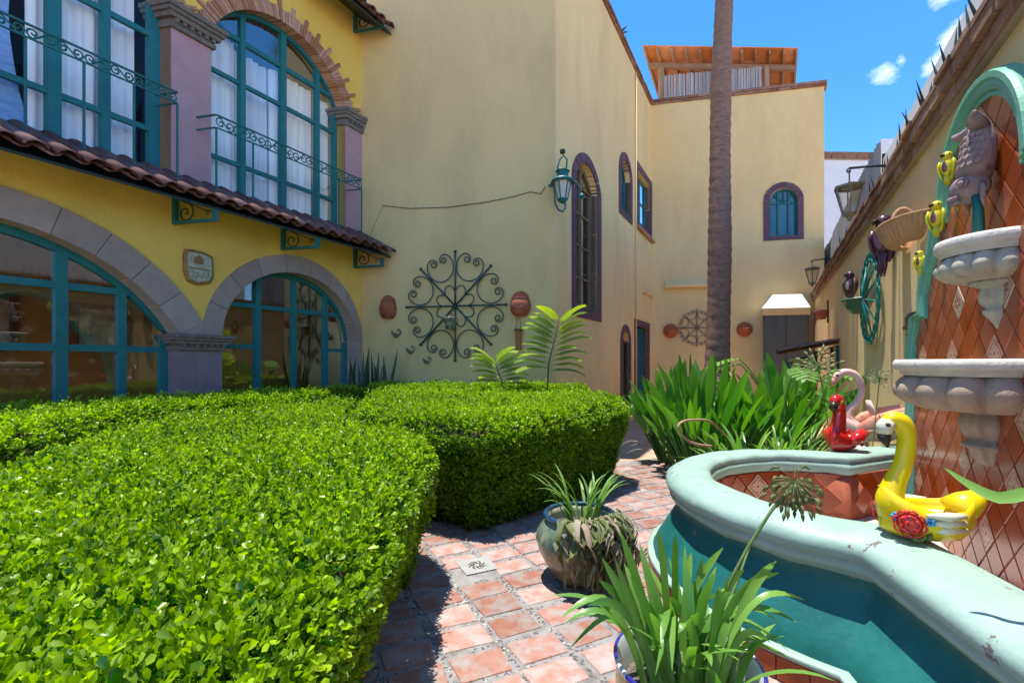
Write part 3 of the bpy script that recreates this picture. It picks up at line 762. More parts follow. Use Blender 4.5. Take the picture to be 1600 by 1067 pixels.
def coping(fr, a0, a1, z, parent, over=.06, back=.34, L=.30, rows=2, m_='old_brick'):
    par = MB().box(fr, a0, a1, -back+.01, over-.025, z+.01, z+.05).build('parapet_coping', 'mortar', parent)
    for r in range(rows):
        a = a0-(L/2 if r % 2 else 0)
        while a < a1-.02:
            x0, x1 = max(a0, a)+.006, min(a1, a+L)-.006
            if x1-x0 > .03:
                MB().box(fr, x0, x1, -back, over+.035*r+random.uniform(-.006, .006), z+.075*r+(.004 if r == 0 else 0), z+.075*(r+1)-.006*(r == 0)+random.uniform(0, .004)).build('brick', m_, par)
            a += L
    return par
coping(SE, 0, SEGL-.1, TOPH-.2, house, .05, .34, .32)
# drain pipe down the wall near the inner corner
MB().tube([SE(Sx(992), .035, TOPH-.25), SE(Sx(992), .035, .1)], .022, 8).build('drain_pipe', 'peach_plaster', house, True)
# washed cable clipped to the cross wall
cb = [MI.hit(597, 321, .02), MI.hit(640, 326, .02), MI.hit(700, 324, .02), MI.hit(760, 316, .02), MI.hit(800, 308, .02), MI.hit(828, 300, .02), MI.hit(845, 303, .02), MI.hit(852, 292, .02)]
mat('cable_black', (.05, .05, .045), None, rough=.6); mat('cable_pale', (.42, .36, .25), None, rough=.7)
MB().tube([MI(a, .02, z) for a, z in cb], .007, 5).build('cable', 'cable_black', house)
cb = [MI.hit(599, 321, .015), MI.hit(588, 345, .015), MI.hit(575, 377, .015)]
MB().tube([MI(a, .015, z) for a, z in cb], .005, 5).build('cable', 'cable_pale', house)
# ================================================================ rear wing
rear = thing('rear_wing', P2, 'plain yellow rear wing with one small arched window and brick parapet', 'building')
BL = (P3-P2).length; TOPB = 10.1
Wr = (BK.hit(1193, 330)[0], BK.hit(1256, 330)[0]); zrb = BK.hit(1225, 375)[1]; zrt = BK.hit(1225, 285)[1]
ir = (Wr[0]+.17, Wr[1]-.17); fro = seg_arch((Wr[0]+Wr[1])/2, (Wr[1]-Wr[0])/2, zrt-.62, .62 and zrt-(zrt-.62)); fri = seg_arch((ir[0]+ir[1])/2, (ir[1]-ir[0])/2, zrt-.62, .44)
m = MB(); band(m, BK, 0, BL, -.05, TOPB, [(ir[0], ir[1], zrb+.13, fri, 14)], .2)
m.add([BK(BL, 0, -.05), BK(BL, 0, TOPB), BK(BL, -7, TOPB), BK(BL, -7, -.05)], [(0, 1, 2, 3)])
m.build('wall', 'peach_plaster', rear)
MB().add([BK(0, -.3, 9.2), BK(BL, -.3, 9.2), BK(BL, -7, 9.2), BK(0, -7, 9.2)], [(0, 1, 2, 3)]).build('roof_deck', 'mortar', rear)
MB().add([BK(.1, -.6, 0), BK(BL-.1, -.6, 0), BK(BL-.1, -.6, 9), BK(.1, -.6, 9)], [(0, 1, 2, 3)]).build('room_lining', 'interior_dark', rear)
SE_keep = SE
SE = BK
surround(Wr, ir, zrb, zrt, fro, fri, rear, 7, .13)
SE = SE_keep
w_ = window(rear, BK, -.16, ir[0], ir[1], zrb+.13, fri, [(ir[0]+.25, .05), (ir[1]-.25, .05)], [(zrt-.62, .05, ir[0], ir[1])], wd=.06, matp='blue_glass')
cw = (ir[0]+ir[1])/2
for k in range(3):
    a = R(40+50*k)
    MB().tube([BK(cw, -.09, zrt-.6), BK(cw+.38*math.cos(a), -.09, zrt-.6+.38*math.sin(a))], .014, 4).build('fan_bar', 'teal_frame', w_)
coping(BK, 0, BL+.08, TOPB, rear, .05, .34, .32)
# projecting lower course with a bevelled top
m = MB(); zl = BK.hit(1070, 445)[1]
a0, a1 = BK.hit(1041, 445, .0)[0], BK.hit(1121, 445, .0)[0]
ledge_box(m, BK, a0, a1, .0, .17, zl-.10, zl, zl+.17); m.build('ledge', 'peach_plaster', rear)
m = MB(); ledge_box(m, SE, Sx(1004), SEGL, .0, .07, Sz(1010, 455)-.10, Sz(1010, 455), Sz(1010, 455)+.07); m.build('ledge', 'peach_plaster', house)

# ================================================================ roof terrace shelter
E0, E1 = at(1004, 74, 15.2), at(1247, 78, 15.25)
per = thing('terrace_shelter', (E0+E1)/2-Vector((0, 0, 2.8)), 'orange tiled shelter with cane screen on the rear roof terrace', 'shelter')
ed = (E1-E0); EL = ed.length; ed.normalize(); DS = DV-ed*DV.dot(ed); DS = (DV*1.0)
dz = -.17
SH_ = Fr(E0, ed, DV)
class Sl(Fr):
    def __call__(s, a, n, z): return s.q+s.e*a+s.o*n+Vector((0, 0, z+dz*n))
RS = Sl(E0, ed, DV); DEP = 4.2
rf = MB().box(RS, .03, EL-.03, .03, DEP, .075, .09).build('roof', 'orange_tile', per)
nb = 11; bw = EL/nb
for i in range(nb+1):
    x = min(max(.04, bw*i), EL-.04)
    MB().box(RS, x-.035, x+.035, .05, DEP, -.09, .02).build('rafter', 'wood_pale' if 'wood_pale' in MATS else 'wood_dark', per)
mat('terrace_wood', (.30, .19, .12), (.38, .25, .17), 6, .8, .3, 40, stretch=(1, 1, .2), var=.15)
for o in per.children:
    if o.name.startswith('rafter'): o.data.materials[0] = MATS['terrace_wood']
for i in range(nb):
    for j in range(8):
        n0 = .0+DEP*j/8; n1 = n0+DEP/8+.03
        MB().hexa([RS(bw*i+.003, n0, .024+.012), RS(bw*(i+1)-.003, n0, .036), RS(bw*(i+1)-.003, n1, .022), RS(bw*i+.003, n1, .022),
                   RS(bw*i+.003, n0, .052), RS(bw*(i+1)-.003, n0, .052), RS(bw*(i+1)-.003, n1, .04), RS(bw*i+.003, n1, .04)]).build('roof_tile', 'orange_tile', rf)
MB().box(RS, .05, EL-.05, .55, .67, -.25, -.1).build('beam', 'terrace_wood', per)
MB().box(RS, .05, EL-.05, 3.3, 3.42, -.25, -.1).build('beam', 'terrace_wood', per)
for pxp in (1033, 1197):
    a = (lambda q: (q.x-E0.x)/ed.x)(at(pxp, 120, 15.75))-.55*DV.x/ed.x*0
    q0 = at(pxp, 120, 15.72)
    for k in (0, 1):
        b = q0+DV*(2.75*k); zt_ = E0.z+dz*(.6+2.75*k)-.25
        MB().wbox(b.x-.07, b.x+.07, b.y-.07, b.y+.07, 9.2, zt_).build('post', 'terrace_wood', per)
# cane screen, cane by cane
mat('cane', (.33, .31, .30), (.45, .42, .40), 30, .8, .2, 60, var=.3, stretch=(1, 1, .1))
sc_ = thing('cane_screen', at(1113, 150, 15.6), 'grey cane screen between the posts of the roof shelter', 'screen')
NCAN = 64; ca, cb_ = at(1038, 150, 15.6), at(1190, 150, 15.6)
for i in range(NCAN):
    f = (i+.5)/NCAN; p = ca.lerp(cb_, f); pyt = 119-14*f+random.uniform(-1.2, 1.2)
    zt_ = at(1100, pyt, 15.6).z
    MB().tube([Vector((p.x, p.y+random.uniform(-.01, .01), 9.3)), Vector((p.x+random.uniform(-.02, .02), p.y, zt_))], .026, 5).build('cane', 'cane', sc_)
for z in (at(1100, 128, 15.6).z, at(1100, 145, 15.6).z):
    MB().tube([Vector((ca.x, ca.y+.05, z)), Vector((cb_.x, cb_.y+.05, z+.03))], .02, 5).build('rail', 'terrace_wood', sc_)

# ================================================================ outdoor hearth hood in the corner
mat('lime_white', (.80, .77, .70), (.74, .70, .62), 5, .9, .2, 40)
mat('grey_sheet', (.085, .10, .105), (.12, .135, .14), 9, .6, .1, 50, stretch=(1, 1, .15))
hn = 1.0
ha0, hz0 = BK.hit(1190, 482, hn); ha1, hz1 = BK.hit(1267, 479, hn)
hood = thing('hearth_hood', BK((ha0+ha1)/2, hn/2, 0), 'outdoor hearth with whitewashed sloping hood and grey metal front in the corner', 'hearth')
zb_ = BK.hit(1228, 492, hn)[1]; zt_ = BK.hit(1228, 460, .62)[1]
m = MB(); m.hexa([BK(ha0, .02, hz0), BK(ha1, .02, hz0), BK(ha1, hn, hz0), BK(ha0, hn, hz0), BK(ha0+.3, .02, zt_), BK(ha1-.22, .02, zt_), BK(ha1-.22, .62, zt_), BK(ha0+.3, .62, zt_)])
m.build('hood_top', 'lime_white', hood)
MB().box(BK, ha0+.02, ha1-.02, .02, hn-.02, zb_, hz0-.003).build('hood_band', 'peach_plaster', hood)
for k in range(2):
    x0 = ha0+.06+(ha1-ha0-.12)*k/2
    MB().box(BK, x0+.01, x0+(ha1-ha0-.12)/2-.01, hn-.09, hn-.06, .95, zb_).build('metal_door', 'grey_sheet', hood)
MB().box(BK, ha0+.04, ha1-.04, .02, hn-.1, 0, zb_-.002).build('body', 'grey_sheet', hood)

# ================================================================ garden wall on the right
RA1 = RW.hit(1272, 460)[0]
zcp = RW.hit(1450, 229.5)[1]
gw = thing('garden_wall', RW(4, 0, 0), 'long yellow plastered garden wall with old brick coping on the right', 'wall')
m = MB(); m.box(RW, -2.5, RA1+.35, -.25, 0, -.05, zcp); m.build('wall_face', 'garden_plaster', gw)
cp = MB().box(RW, -2.5, RA1+.2, -.26, .05, zcp+.002, zcp+.29).build('coping', 'mortar', gw)
for r in range(3):
    L = .30 if r < 2 else .34; a = -2.5+(L/2 if r == 1 else 0)
    while a < RA1+.15:
        j = random.uniform(-.008, .008)
        ov = (.065, .10, .125)[r]+random.uniform(-.012, .012)
        z0 = zcp+.005+.10*r; z1 = z0+.088+random.uniform(0, .006)
        if r == 2:   # sloping top course
            MB().hexa([RW(a+.006, -.3, z0), RW(a+L-.008, -.3, z0), RW(a+L-.008, ov, z0+j), RW(a+.006, ov, z0+j), RW(a+.006, -.3, z1+.02), RW(a+L-.008, -.3, z1+.02), RW(a+L-.008, ov, z1-.05+j), RW(a+.006, ov, z1-.05+j)]).build('brick', 'old_brick', cp)
        else:
            MB().box(RW, a+.006, a+L-.006, -.28, ov, z0, z1).build('brick', 'old_brick', cp)
        a += L
# iron thorns set in the coping
for (px, py) in ((1555, 2), (1541, 26), (1526, 52), (1515, 65), (1503, 84), (1490, 106), (1470, 138), (1465, 146), (1462, 152), (1443, 178), (1436, 186), (1424, 205), (1418, 214), (1402, 240), (1397, 247), (1380, 275), (1372, 290), (1330, 365), (1322, 378)):
    a, z = RW.hit(px, py, -.02); zt0 = zcp+.31
    d = FA.e*0+Vector((random.uniform(-.5, .15), random.uniform(-.35, .35), 1)).normalized(); L = random.uniform(.15, .24)
    b = RW(a, .07, zt0-.05)
    MB().tube([b, b+d*L*.5, b+d*L], [.013, .009, .0015], 5).build('iron_thorn', 'dark_iron', gw)
# grey sheet fence standing behind the wall, panel by panel
mat('zinc', (.36, .37, .41), (.27, .28, .32), 3, .55, .1, 30, metal=.0, stretch=(3, 3, .3), var=.1)
s0 = RW.hit(1374, 237, -.45)[0]; s1 = RW.hit(1287, 390, -.45)[0]; zs1 = RW.hit(1330, 308, -.45)[1]
zf = thing('sheet_fence', RW((s0+s1)/2, -.45, 0), 'grey corrugated sheet fence rising behind the garden wall', 'fence')
npan = 7
for k in range(npan):
    x0 = s0+(s1-s0)*k/npan; x1 = s0+(s1-s0)*(k+1)/npan+.03; mb = MB(); K = 22
    for z in (zcp-.4, zs1+random.uniform(-.05, .05)):
        for i in range(K+1):
            a = x0+(x1-x0)*i/K; mb.v.append(RW(a, -.45+.028*math.sin(a*2*math.pi/.19)-.006*(k % 2), z))
    for z in (zcp-.4, zs1):
        pass
    for i in range(K): mb.f.append((i, i+1, K+2+i, K+1+i))
    mb.build('sheet', 'zinc', zf, True)
for k in range(4):
    a = s0+(s1-s0)*k/3; MB().tube([RW(a, -.52, 0), RW(a, -.52, zs1-.25)], .03, 6).build('post', 'dark_iron', zf)
m = MB(); m.box(RW, -2, s0-.3, -.75, -.45, 0, RW.hit(1430, 170, -.5)[1]); m.build('neighbour_wall', 'white_plaster', None, label='low white neighbour wall just behind the near garden wall coping', cat='wall')
# white house beyond
wh = thing('white_house', at(1330, 560, 22), 'white house with brown brick parapet beyond the garden wall', 'house')
WF = Fr(at(1270, 567, 22)*1.0, ed, DV); WF.q.z = 0
wa1 = WF.hit(1371, 300)[0]; wzt = WF.hit(1320, 250)[1]
MB().box(WF, -1.5, wa1, 0, 6, 0, wzt).build('wall', 'white_plaster', wh)
wc = MB().box(WF, -1.5, wa1+.04, -.06, 6, wzt+.002, wzt+.05).build('parapet', 'mortar', wh)
a = -1.5
while a < wa1:
    MB().box(WF, a+.01, min(wa1+.06, a+.58), -.10, .3, wzt+.055, wzt+.36).build('brick', 'old_brick', wc); a += .6
WP = Fr(at(1378, 567, 15), ed, DV); WP.q.z = 0
pz = WP.hit(1390, 217)[1]
m = MB(); m.box(WP, 0, WP.hit(1406, 250)[0], 0, .6, 0, pz); m.build('white_tower', 'white_plaster', None, label='square white chimney tower above the sheet fence', cat='tower')
# ================================================================ fountain against the garden wall
def chipped(name, c1, c2, under, chip=.64, rough=.5, s3=9):
    return mat(name, c1, c2, 5, rough, .35, 18, .4, c3=under, s3=s3, lo3=chip, hi3=chip+.012)
chipped('aqua_paint', (.25, .385, .32), (.315, .45, .385), (.16, .13, .12), .655, .5)
chipped('deep_teal', (.005, .105, .100), (.010, .15, .14), (.20, .15, .12), .61, .5, 3.0)
mat('green_mould', (.12, .36, .26), (.16, .42, .31), 6, .5, .3, 25, c3=(.30, .55, .45), s3=9, lo3=.6, hi3=.75)
mat('red_tile', (.29, .056, .018), (.35, .078, .026), 7, .22, .12, 12, .5, var=.16)
mat('red_grout', (.37, .115, .06), (.30, .08, .04), 12, .8, .2, 60)
mat('stone_white', (.64, .60, .54), (.52, .48, .43), 10, .85, .5, 50, c3=(.25, .23, .22), s3=16, lo3=.64, hi3=.72)
mat('stone_rose', (.42, .31, .235), (.32, .24, .19), 7, .85, .5, 45, c3=(.18, .15, .14), s3=6, lo3=.56, hi3=.75)
mat('stone_grey', (.46, .43, .355), (.35, .33, .27), 9, .85, .5, 45, c3=(.20, .20, .18), s3=7, lo3=.58, hi3=.75)
mat('plinth_top', (.60, .54, .47), (.50, .45, .40), 8, .85, .3, 40)
def decomat(name, ground, line, sc):
    """painted tile: border and tracery from the tile's own coordinates"""
    m, nt, n, l, b = ntree(name)
    tcx = n.new('ShaderNodeTexCoord'); sp = n.new('ShaderNodeSeparateXYZ'); l.new(tcx.outputs['Object'], sp.inputs[0])
    def M(op, a, c=None, cl=False):
        x = n.new('ShaderNodeMath'); x.operation = op; x.use_clamp = cl
        for i, v in enumerate((a, c)):
            if v is None: continue
            if isinstance(v, (int, float)): x.inputs[i].default_value = v
            else: l.new(v, x.inputs[i])
        return x.outputs[0]
    X, Y = M('MULTIPLY', sp.outputs[0], sc), M('MULTIPLY', sp.outputs[1], sc)       # -1..1 over the tile
    ax, ay = M('ABSOLUTE', X), M('ABSOLUTE', Y)
    edge = M('MAXIMUM', ax, ay)
    border = M('MULTIPLY', M('GREATER_THAN', edge, .80), M('LESS_THAN', edge, .94))
    def ring(cx, cy, r, w):
        d = M('SQRT', M('ADD', M('POWER', M('SUBTRACT', ax, cx), 2), M('POWER', M('SUBTRACT', ay, cy), 2)))
        return M('LESS_THAN', M('ABSOLUTE', M('SUBTRACT', d, r)), w)
    t = M('MAXIMUM', M('MAXIMUM', ring(0, 0, .22, .07), ring(.42, .42, .22, .07)), M('MAXIMUM', ring(.42, 0, .12, .06), ring(0, .42, .12, .06)))
    t = M('MAXIMUM', t, M('MAXIMUM', border, ring(0, 0, .58, .05)))
    nzv = nz(n, l, tcx.outputs['Object'], 60, 3)
    t = M('MULTIPLY', t, ramp(n, l, nzv, .3, .45))
    l.new(mixc(n, l, t, ground, line), b.inputs['Base Color']); b.inputs['Roughness'].default_value = .3
    return m
TS = .168
decomat('deco_tile', (.30, .07, .03), (.62, .42, .30), 2/TS)
decomat('deco_tile_cream', (.62, .52, .40), (.22, .06, .035), 2/TS)

FC = 4.03; FP = .58                       # centre of the basin: along the wall, and out from the camera side
fo = thing('fountain', NV*FP+DV*FC, 'big turquoise tiled wall fountain with round basin and two stone bowls', 'fountain')
FW = Fr(WALL, DV, -NV)                    # true wall plane, n straight out
def wl(perp, along, z): return NV*perp+DV*along+Vector((0, 0, z))
# plan of the basin: round front, then ears that flare to the wall
RIN, ROUT = 1.0, 1.33
def plan(off):
    """outline at distance off outside the inner edge, from the far wall round to the near wall (perp, along)"""
    r = RIN+off; K = 90
    def ear(ex_, ey_):
        q0 = (.62-off*ey_-FP, 1.0+off*ex_)
        bq = 2*(q0[0]*ex_+q0[1]*ey_); cq = q0[0]**2+q0[1]**2-r*r
        s = max(0, (-bq+math.sqrt(max(0, bq*bq-4*cq)))/2); kx, ky = q0[0]+ex_*s, q0[1]+ey_*s       # corner where the ear starts
        s2 = (1.19-FP-q0[0])/ex_
        return math.atan2(ky, -kx), q0[1]+ey_*s2
    (af, yf), (an_, yn) = ear(.6, .8), ear(.32, .947)
    cs = [(FP-r*math.cos(q), FC+r*math.sin(q)) for q in [af-(af+an_)*i/K for i in range(K+1)]]
    return [(1.19, FC+yf)]+cs+[(1.19, FC-yn)]
PL = lambda off, z: [wl(p, a, z) for p, a in plan(off)]
def sweep(offs, name, m_, parent, smooth=True, wob=0):
    rows = [PL(o, z) for o, z in offs]; mb = MB(); n = len(rows[0])
    if wob: rows = [[p+Vector((mnoise.noise(p*5.0), mnoise.noise(p*5.0+Vector((9, 3, 1))), mnoise.noise(p*6.0+Vector((2, 7, 5)))))*wob for p in r] for r in rows]
    for r in rows: mb.v += r
    for i in range(len(rows)-1):
        for j in range(n-1): mb.f.append((i*n+j, i*n+j+1, (i+1)*n+j+1, (i+1)*n+j))
    return mb.build(name, m_, parent, smooth)
ZR = .765
basin = sweep([(.02, ZR-.10), (.0, ZR-.09), (0, .2)], 'basin_lining', 'red_grout', fo)
rim = sweep([(.00, ZR-.16), (-.025, ZR-.10), (-.02, ZR-.075), (.005, ZR-.06), (-.012, ZR-.04), (.0, ZR-.012), (.03, ZR), (.10, ZR+.008), (.20, ZR+.004), (.27, ZR-.012), (.31, ZR-.045), (.325, ZR-.085), (.31, ZR-.12), (.285, ZR-.135), (.295, ZR-.155), (.285, ZR-.185), (.255, ZR-.205), (.235, ZR-.225)], 'basin_rim', 'aqua_paint', fo, True, .011)
body = sweep([(.235, ZR-.225), (.225, ZR-.26), (.245, .46), (.305, .36), (.365, .26), (.405, .19), (.412, .155)], 'basin_wall', 'deep_teal', fo, True, .010)
# plinth: cream top, aqua edge, tiled riser
sweep([(.34, .163), (.425, .160)], 'plinth_top', 'aqua_paint', fo, False)
sweep([(.42, .1602), (.452, .158), (.460, .147), (.455, .130)], 'plinth_edge', 'aqua_paint', fo)
sweep([(.440, .131), (.440, -.02)], 'plinth_riser', 'red_grout', fo)
MB().add([p for p in PL(.0, .2)], [tuple(range(len(plan(0))))]).build('basin_floor', 'plinth_top', fo)
# riser tiles
def slab(w, h, th, name, m_, diamond=False):
    c = .006; o = [(-w/2, -h/2), (w/2, -h/2), (w/2, h/2), (-w/2, h/2)]
    if diamond:
        pass
    mb = MB(); mb.loft([[(x, y, 0) for x, y in o], [(x, y, th*.7) for x, y in o], [(x*(1-2*c/w), y*(1-2*c/h), th) for x, y in o]])
    return mb.mesh(name, m_)
rp = plan(.440); seglen = [math.hypot(rp[i+1][0]-rp[i][0], rp[i+1][1]-rp[i][1]) for i in range(len(rp)-1)]
def along_plan(rp, s):
    for i in range(len(rp)-1):
        d = math.hypot(rp[i+1][0]-rp[i][0], rp[i+1][1]-rp[i][1])
        if s <= d or i == len(rp)-2:
            f = s/d; p = (rp[i][0]+(rp[i+1][0]-rp[i][0])*f, rp[i][1]+(rp[i+1][1]-rp[i][1])*f)
            t = ((rp[i+1][0]-rp[i][0])/d, (rp[i+1][1]-rp[i][1])/d); return p, t
        s -= d
RT, RTD = slab(.142, .125, .012, 'riser_tile', 'red_tile'), slab(.142, .125, .012, 'riser_tile', 'deco_tile_cream')
s, k = .08, 0; tot = sum(seglen)
while s < tot-.08:
    p, t = along_plan(rp, s); tv = (NV*t[0]+DV*t[1]).normalized(); Z = Vector((0, 0, 1)); out = tv.cross(Z)
    if out.dot(wl(*p, 0)-wl(FP+.3, FC, 0)) < 0: out = -out
    x = Z.cross(out)
    inst(RTD if k % 5 == 1 else RT, 'riser_tile', fo, wl(*p, .065)+out*.001, basis(x, Z, out)); s += .15; k += 1
# diamond tiles: a whole grid of pieces set on point
DT, DTD, DTC = slab(TS, TS, .008, 'wall_tile', 'red_tile'), slab(TS, TS, .010, 'wall_tile', 'deco_tile'), slab(TS, TS, .010, 'wall_tile', 'deco_tile_cream')
DG = (TS+.006)*math.sqrt(2)
arc = R(176)*RIN
nD = int(arc/DG)
def tri_slab(d, th):       # half tile with its cut edge up
    q = d/2*.97; mb = MB(); o = [(-q, 0), (0, -q), (q, 0)]
    mb.loft([[(x, y, 0) for x, y in o], [(x*.96, y*.96-.001, th) for x, y in o]]); return mb.mesh('wall_tile', 'red_tile')
HT = tri_slab(DG, .008); ZT0 = ZR-.165
def set_tiles(cf, length):
    """rows of tiles on point along a lining; cf(s) gives foot point, sideways and inward directions"""
    n = int(length/DG)
    for i in range(n+2):
        for j in range(6):
            s_ = (i+.5*(j % 2))*DG+.02; z = ZT0-DG*.5*j
            if s_ > length-.09 or s_ < .09 or z < .26: continue
            p, x, out = cf(s_)
            if j == 0: inst(HT, 'wall_tile', fo, p+Zup*z, basis(x, Zup, out)); continue
            Mx = basis(x*math.cos(a45)+Zup*math.sin(a45), -x*math.sin(a45)+Zup*math.cos(a45), out)
            inst(DTD if (j == 1 and i % 3 == 0) else DT, 'wall_tile', fo, p+Zup*z, Mx)
Zup = Vector((0, 0, 1)); a45 = R(45)
def cf_arc(s_):
    an = -R(88)+s_/RIN; out = -(NV*(-math.cos(an))+DV*math.sin(an))
    return wl(FP-(RIN-.004)*math.cos(an), FC+(RIN-.004)*math.sin(an), 0), Zup.cross(out), out
set_tiles(cf_arc, arc)
_pl = plan(0)
def cf_seg(p, q):
    P_, Q_ = wl(*p, 0), wl(*q, 0); d = (Q_-P_).normalized(); out = d.cross(Zup)
    if out.dot(wl(FP, FC, 0)-(P_+Q_)/2) < 0: out = -out
    return (lambda s_: (P_+d*s_+out*.002, Zup.cross(out), out)), (Q_-P_).length
for p, q in ((_pl[0], _pl[1]), (_pl[-2], _pl[-1])):
    cf, ln = cf_seg(p, q); set_tiles(cf, ln)
# tall tiled panel
mats_ = None
half = [(1.54, 0), (1.54, 1.55), (1.50, 1.80), (1.40, 1.98), (1.15, 2.0), (1.15, 2.18), (1.08, 2.30), (.92, 2.42), (.84, 2.52), (.80, 2.66), (.62, 2.67), (.62, 2.72)]
HW, ZS, ZA = .62, 2.72, 3.28
def panel_outline(off):
    """left (far) half up, arch, right half down, as (along-FC, z)"""
    L = [(x+off, z+(off*.4 if z > .2 else 0)) for x, z in half]
    arch = []
    for i in range(1, 24):
        a = math.pi*i/24; arch.append(((HW+off)*math.cos(a), ZS+(ZA-ZS+off)*math.sin(a)))
    return L+arch+[(-x, z) for x, z in reversed(L)]
PNL = .035
po = panel_outline(-.02)
pm = MB(); nn = len(po)
fr_ = [FW(FC+x, PNL, z) for x, z in po]; bk_ = [FW(FC+x, .001, z) for x, z in po]
pm.add(fr_+bk_, [tuple(range(nn))[::-1]]+[(i, (i+1) % nn, nn+(i+1) % nn, nn+i) for i in range(nn)])
panel = pm.build('tiled_panel', 'red_grout', fo)
pin_ = panel_outline(-.045)
e_, n_, z_ = DV, -NV, Vector((0, 0, 1)); x_ = z_.cross(n_)
a45 = R(45)
Mw = basis(x_*math.cos(a45)+z_*math.sin(a45), -x_*math.sin(a45)+z_*math.cos(a45), n_)
for i in range(-8, 9):
    for j in range(0, 28):
        x = (i+.5*(j % 2))*DG; z = .18+j*DG*.5
        if not inpoly((x, z), pin_): continue
        deco = (j % 3 == 0 and (i+j//3) % 3 == 0)
        inst((DTC if z > 1.75 else DTD) if deco else DT, 'wall_tile', panel, FW(FC+x, PNL+.0005, z), Mw)
# moulded frame around the panel
def mould(prof, name, m_):
    rows = []
    for (off, n) in prof: rows.append([FW(FC+x, n, z) for x, z in panel_outline(off)])
    mb = MB(); n = len(rows[0])
    for r in rows: mb.v += r
    for i in range(len(rows)-1):
        for j in range(n-1): mb.f.append((i*n+j, i*n+j+1, (i+1)*n+j+1, (i+1)*n+j))
    return mb.build(name, m_, fo)
mould([(-.045, .03), (-.045, .052), (-.03, .057), (-.012, .048), (-.005, .066), (.025, .076), (.05, .070), (.06, .085), (.095, .085), (.105, .06), (.11, .0)], 'moulding', 'green_mould')
# bowls: half round shells with gadroons, standing out from the panel
def bowl(z, r, h, cent, m_rim, m_body, gad, name):
    c = FW(FC+cent, 0.03, z); a_out = math.atan2(n_.y, n_.x); a0, a1 = a_out-R(92), a_out+R(92)
    b = MB().lathe([(r*.90, -.01), (r*.93, .0), (r*.99, .002), (r*1.02, -.018), (r*1.02, -.05), (r*.99, -.062), (r*.94, -.07), (r*.93, -.09), (r*.90, -.10)], c, 40, a0, a1).build('bowl_rim', m_rim, fo, True)
    MB().lathe([(r*.93, -.001), (r*.80, -.06), (r*.4, -.11), (.01, -.12)], c, 30, a0, a1).build('bowl_hollow', m_rim, fo, True)
    def gf(q, zz, a):
        k = (a-a0)/(a1-a0)*gad; return q*(1+.13*(abs(math.sin(math.pi*k))**.55-1))
    body_ = [(r*.88, -.10), (r*.93, -.115), (r*1.0, -.135-h*.12), (r*1.03, -.13-h*.32), (r*1.0, -.13-h*.55), (r*.90, -.13-h*.78), (r*.72, -.13-h*.95), (r*.5, -.13-h)]
    MB().lathe(body_, c, gad*10, a0, a1, gf).build('bowl_body', m_body, fo, True)
    return c, a0, a1
c, a0, a1 = bowl(1.62, .46, .185, -.17, 'stone_white', 'stone_rose', 8, 'lower')
MB().lathe([(.17, -.30), (.175, -.31), (.13, -.315), (.13, -.33), (.145, -.36), (.15, -.40), (.125, -.46), (.095, -.50), (.13, -.51), (.135, -.535), (.10, -.55), (.085, -.60), (.05, -.64), (.01, -.65)], c, 36, a0, a1, lambda q, zz, a: q*(1+.06*math.cos(11*a))).build('bowl_bracket', 'stone_rose', fo, True)
c2, a0, a1 = bowl(2.33, .285, .12, -.28, 'stone_white', 'stone_grey', 8, 'upper')
MB().lathe([(.13, -.25), (.135, -.265), (.085, -.285), (.085, -.30), (.095, -.33), (.09, -.37), (.06, -.41), (.075, -.42), (.07, -.44), (.035, -.49), (.004, -.55)], c2, 30, a0, a1, lambda q, zz, a: q*(1+.05*math.cos(9*a))).build('bowl_bracket', 'stone_grey', fo, True)
# stone fish, head down over a teal spout
mat('fish_stone', (.24, .18, .19), (.32, .25, .25), 12, .8, .6, 60, c3=(.15, .11, .12), s3=9, lo3=.55, hi3=.7)
Z = Vector((0, 0, 1)); O = -NV; E_ = DV
def fp(a, n, z): return FW(FC-.28+a, PNL+n, z)
def blob(c, sa, sn, sz, tilt=0, seg=16, rings=9, pw=1.0):
    rg = []
    for i in range(rings+1):
        q = math.pi*i/rings; r = max(.03, math.sin(q)**pw); zc = -sz*math.cos(q)
        rg.append([fp(c[0]+sa*r*math.cos(2*math.pi*j/seg)+tilt*zc, c[1]+sn*r*math.sin(2*math.pi*j/seg), c[2]+zc) for j in range(seg)])
    return MB().loft(rg)
spine = [(.035, .10, 2.70, .070, .075), (.02, .10, 2.75, .088, .088), (.0, .095, 2.81, .092, .085), (-.015, .09, 2.87, .086, .078), (-.02, .085, 2.93, .074, .066), (-.01, .085, 2.985, .060, .052), (.0, .085, 3.02, .055, .045)]
rings = []
for (a, n, z, ra, rn) in spine:
    rings.append([fp(a+ra*math.cos(2*math.pi*i/18), n+rn*math.sin(2*math.pi*i/18), z) for i in range(18)])
fish = MB().loft(rings).build('fish_figure', 'fish_stone', fo, True)
blob((.045, .115, 2.655), .092, .095, .088, -.25).build('head', 'fish_stone', fish, True)
m = MB(); m.tube([fp(.10, .17, 2.615), fp(.055, .20, 2.60), fp(.0, .18, 2.605)], [.012, .020, .012], 8); m.tube([fp(.095, .165, 2.585), fp(.055, .195, 2.572), fp(.01, .17, 2.58)], [.010, .016, .010], 8)
m.build('lip', 'fish_stone', fish, True)
for s in (1, -1):
    c = fp(.045+s*.072, .172, 2.672); m = MB(); m.ball(c, .020, 12, 8); m.build('eye', 'fish_stone', fish, True)
    o2 = (-NV*.8+DV*s*.6).normalized(); x2 = o2.cross(Z).normalized()
    MB().tube([c+(x2*math.cos(q)+Z*math.sin(q))*.030 for q in [2*math.pi*i/14 for i in range(14)]], .007, 6, closed=True).build('eyelid', 'fish_stone', fish, True)
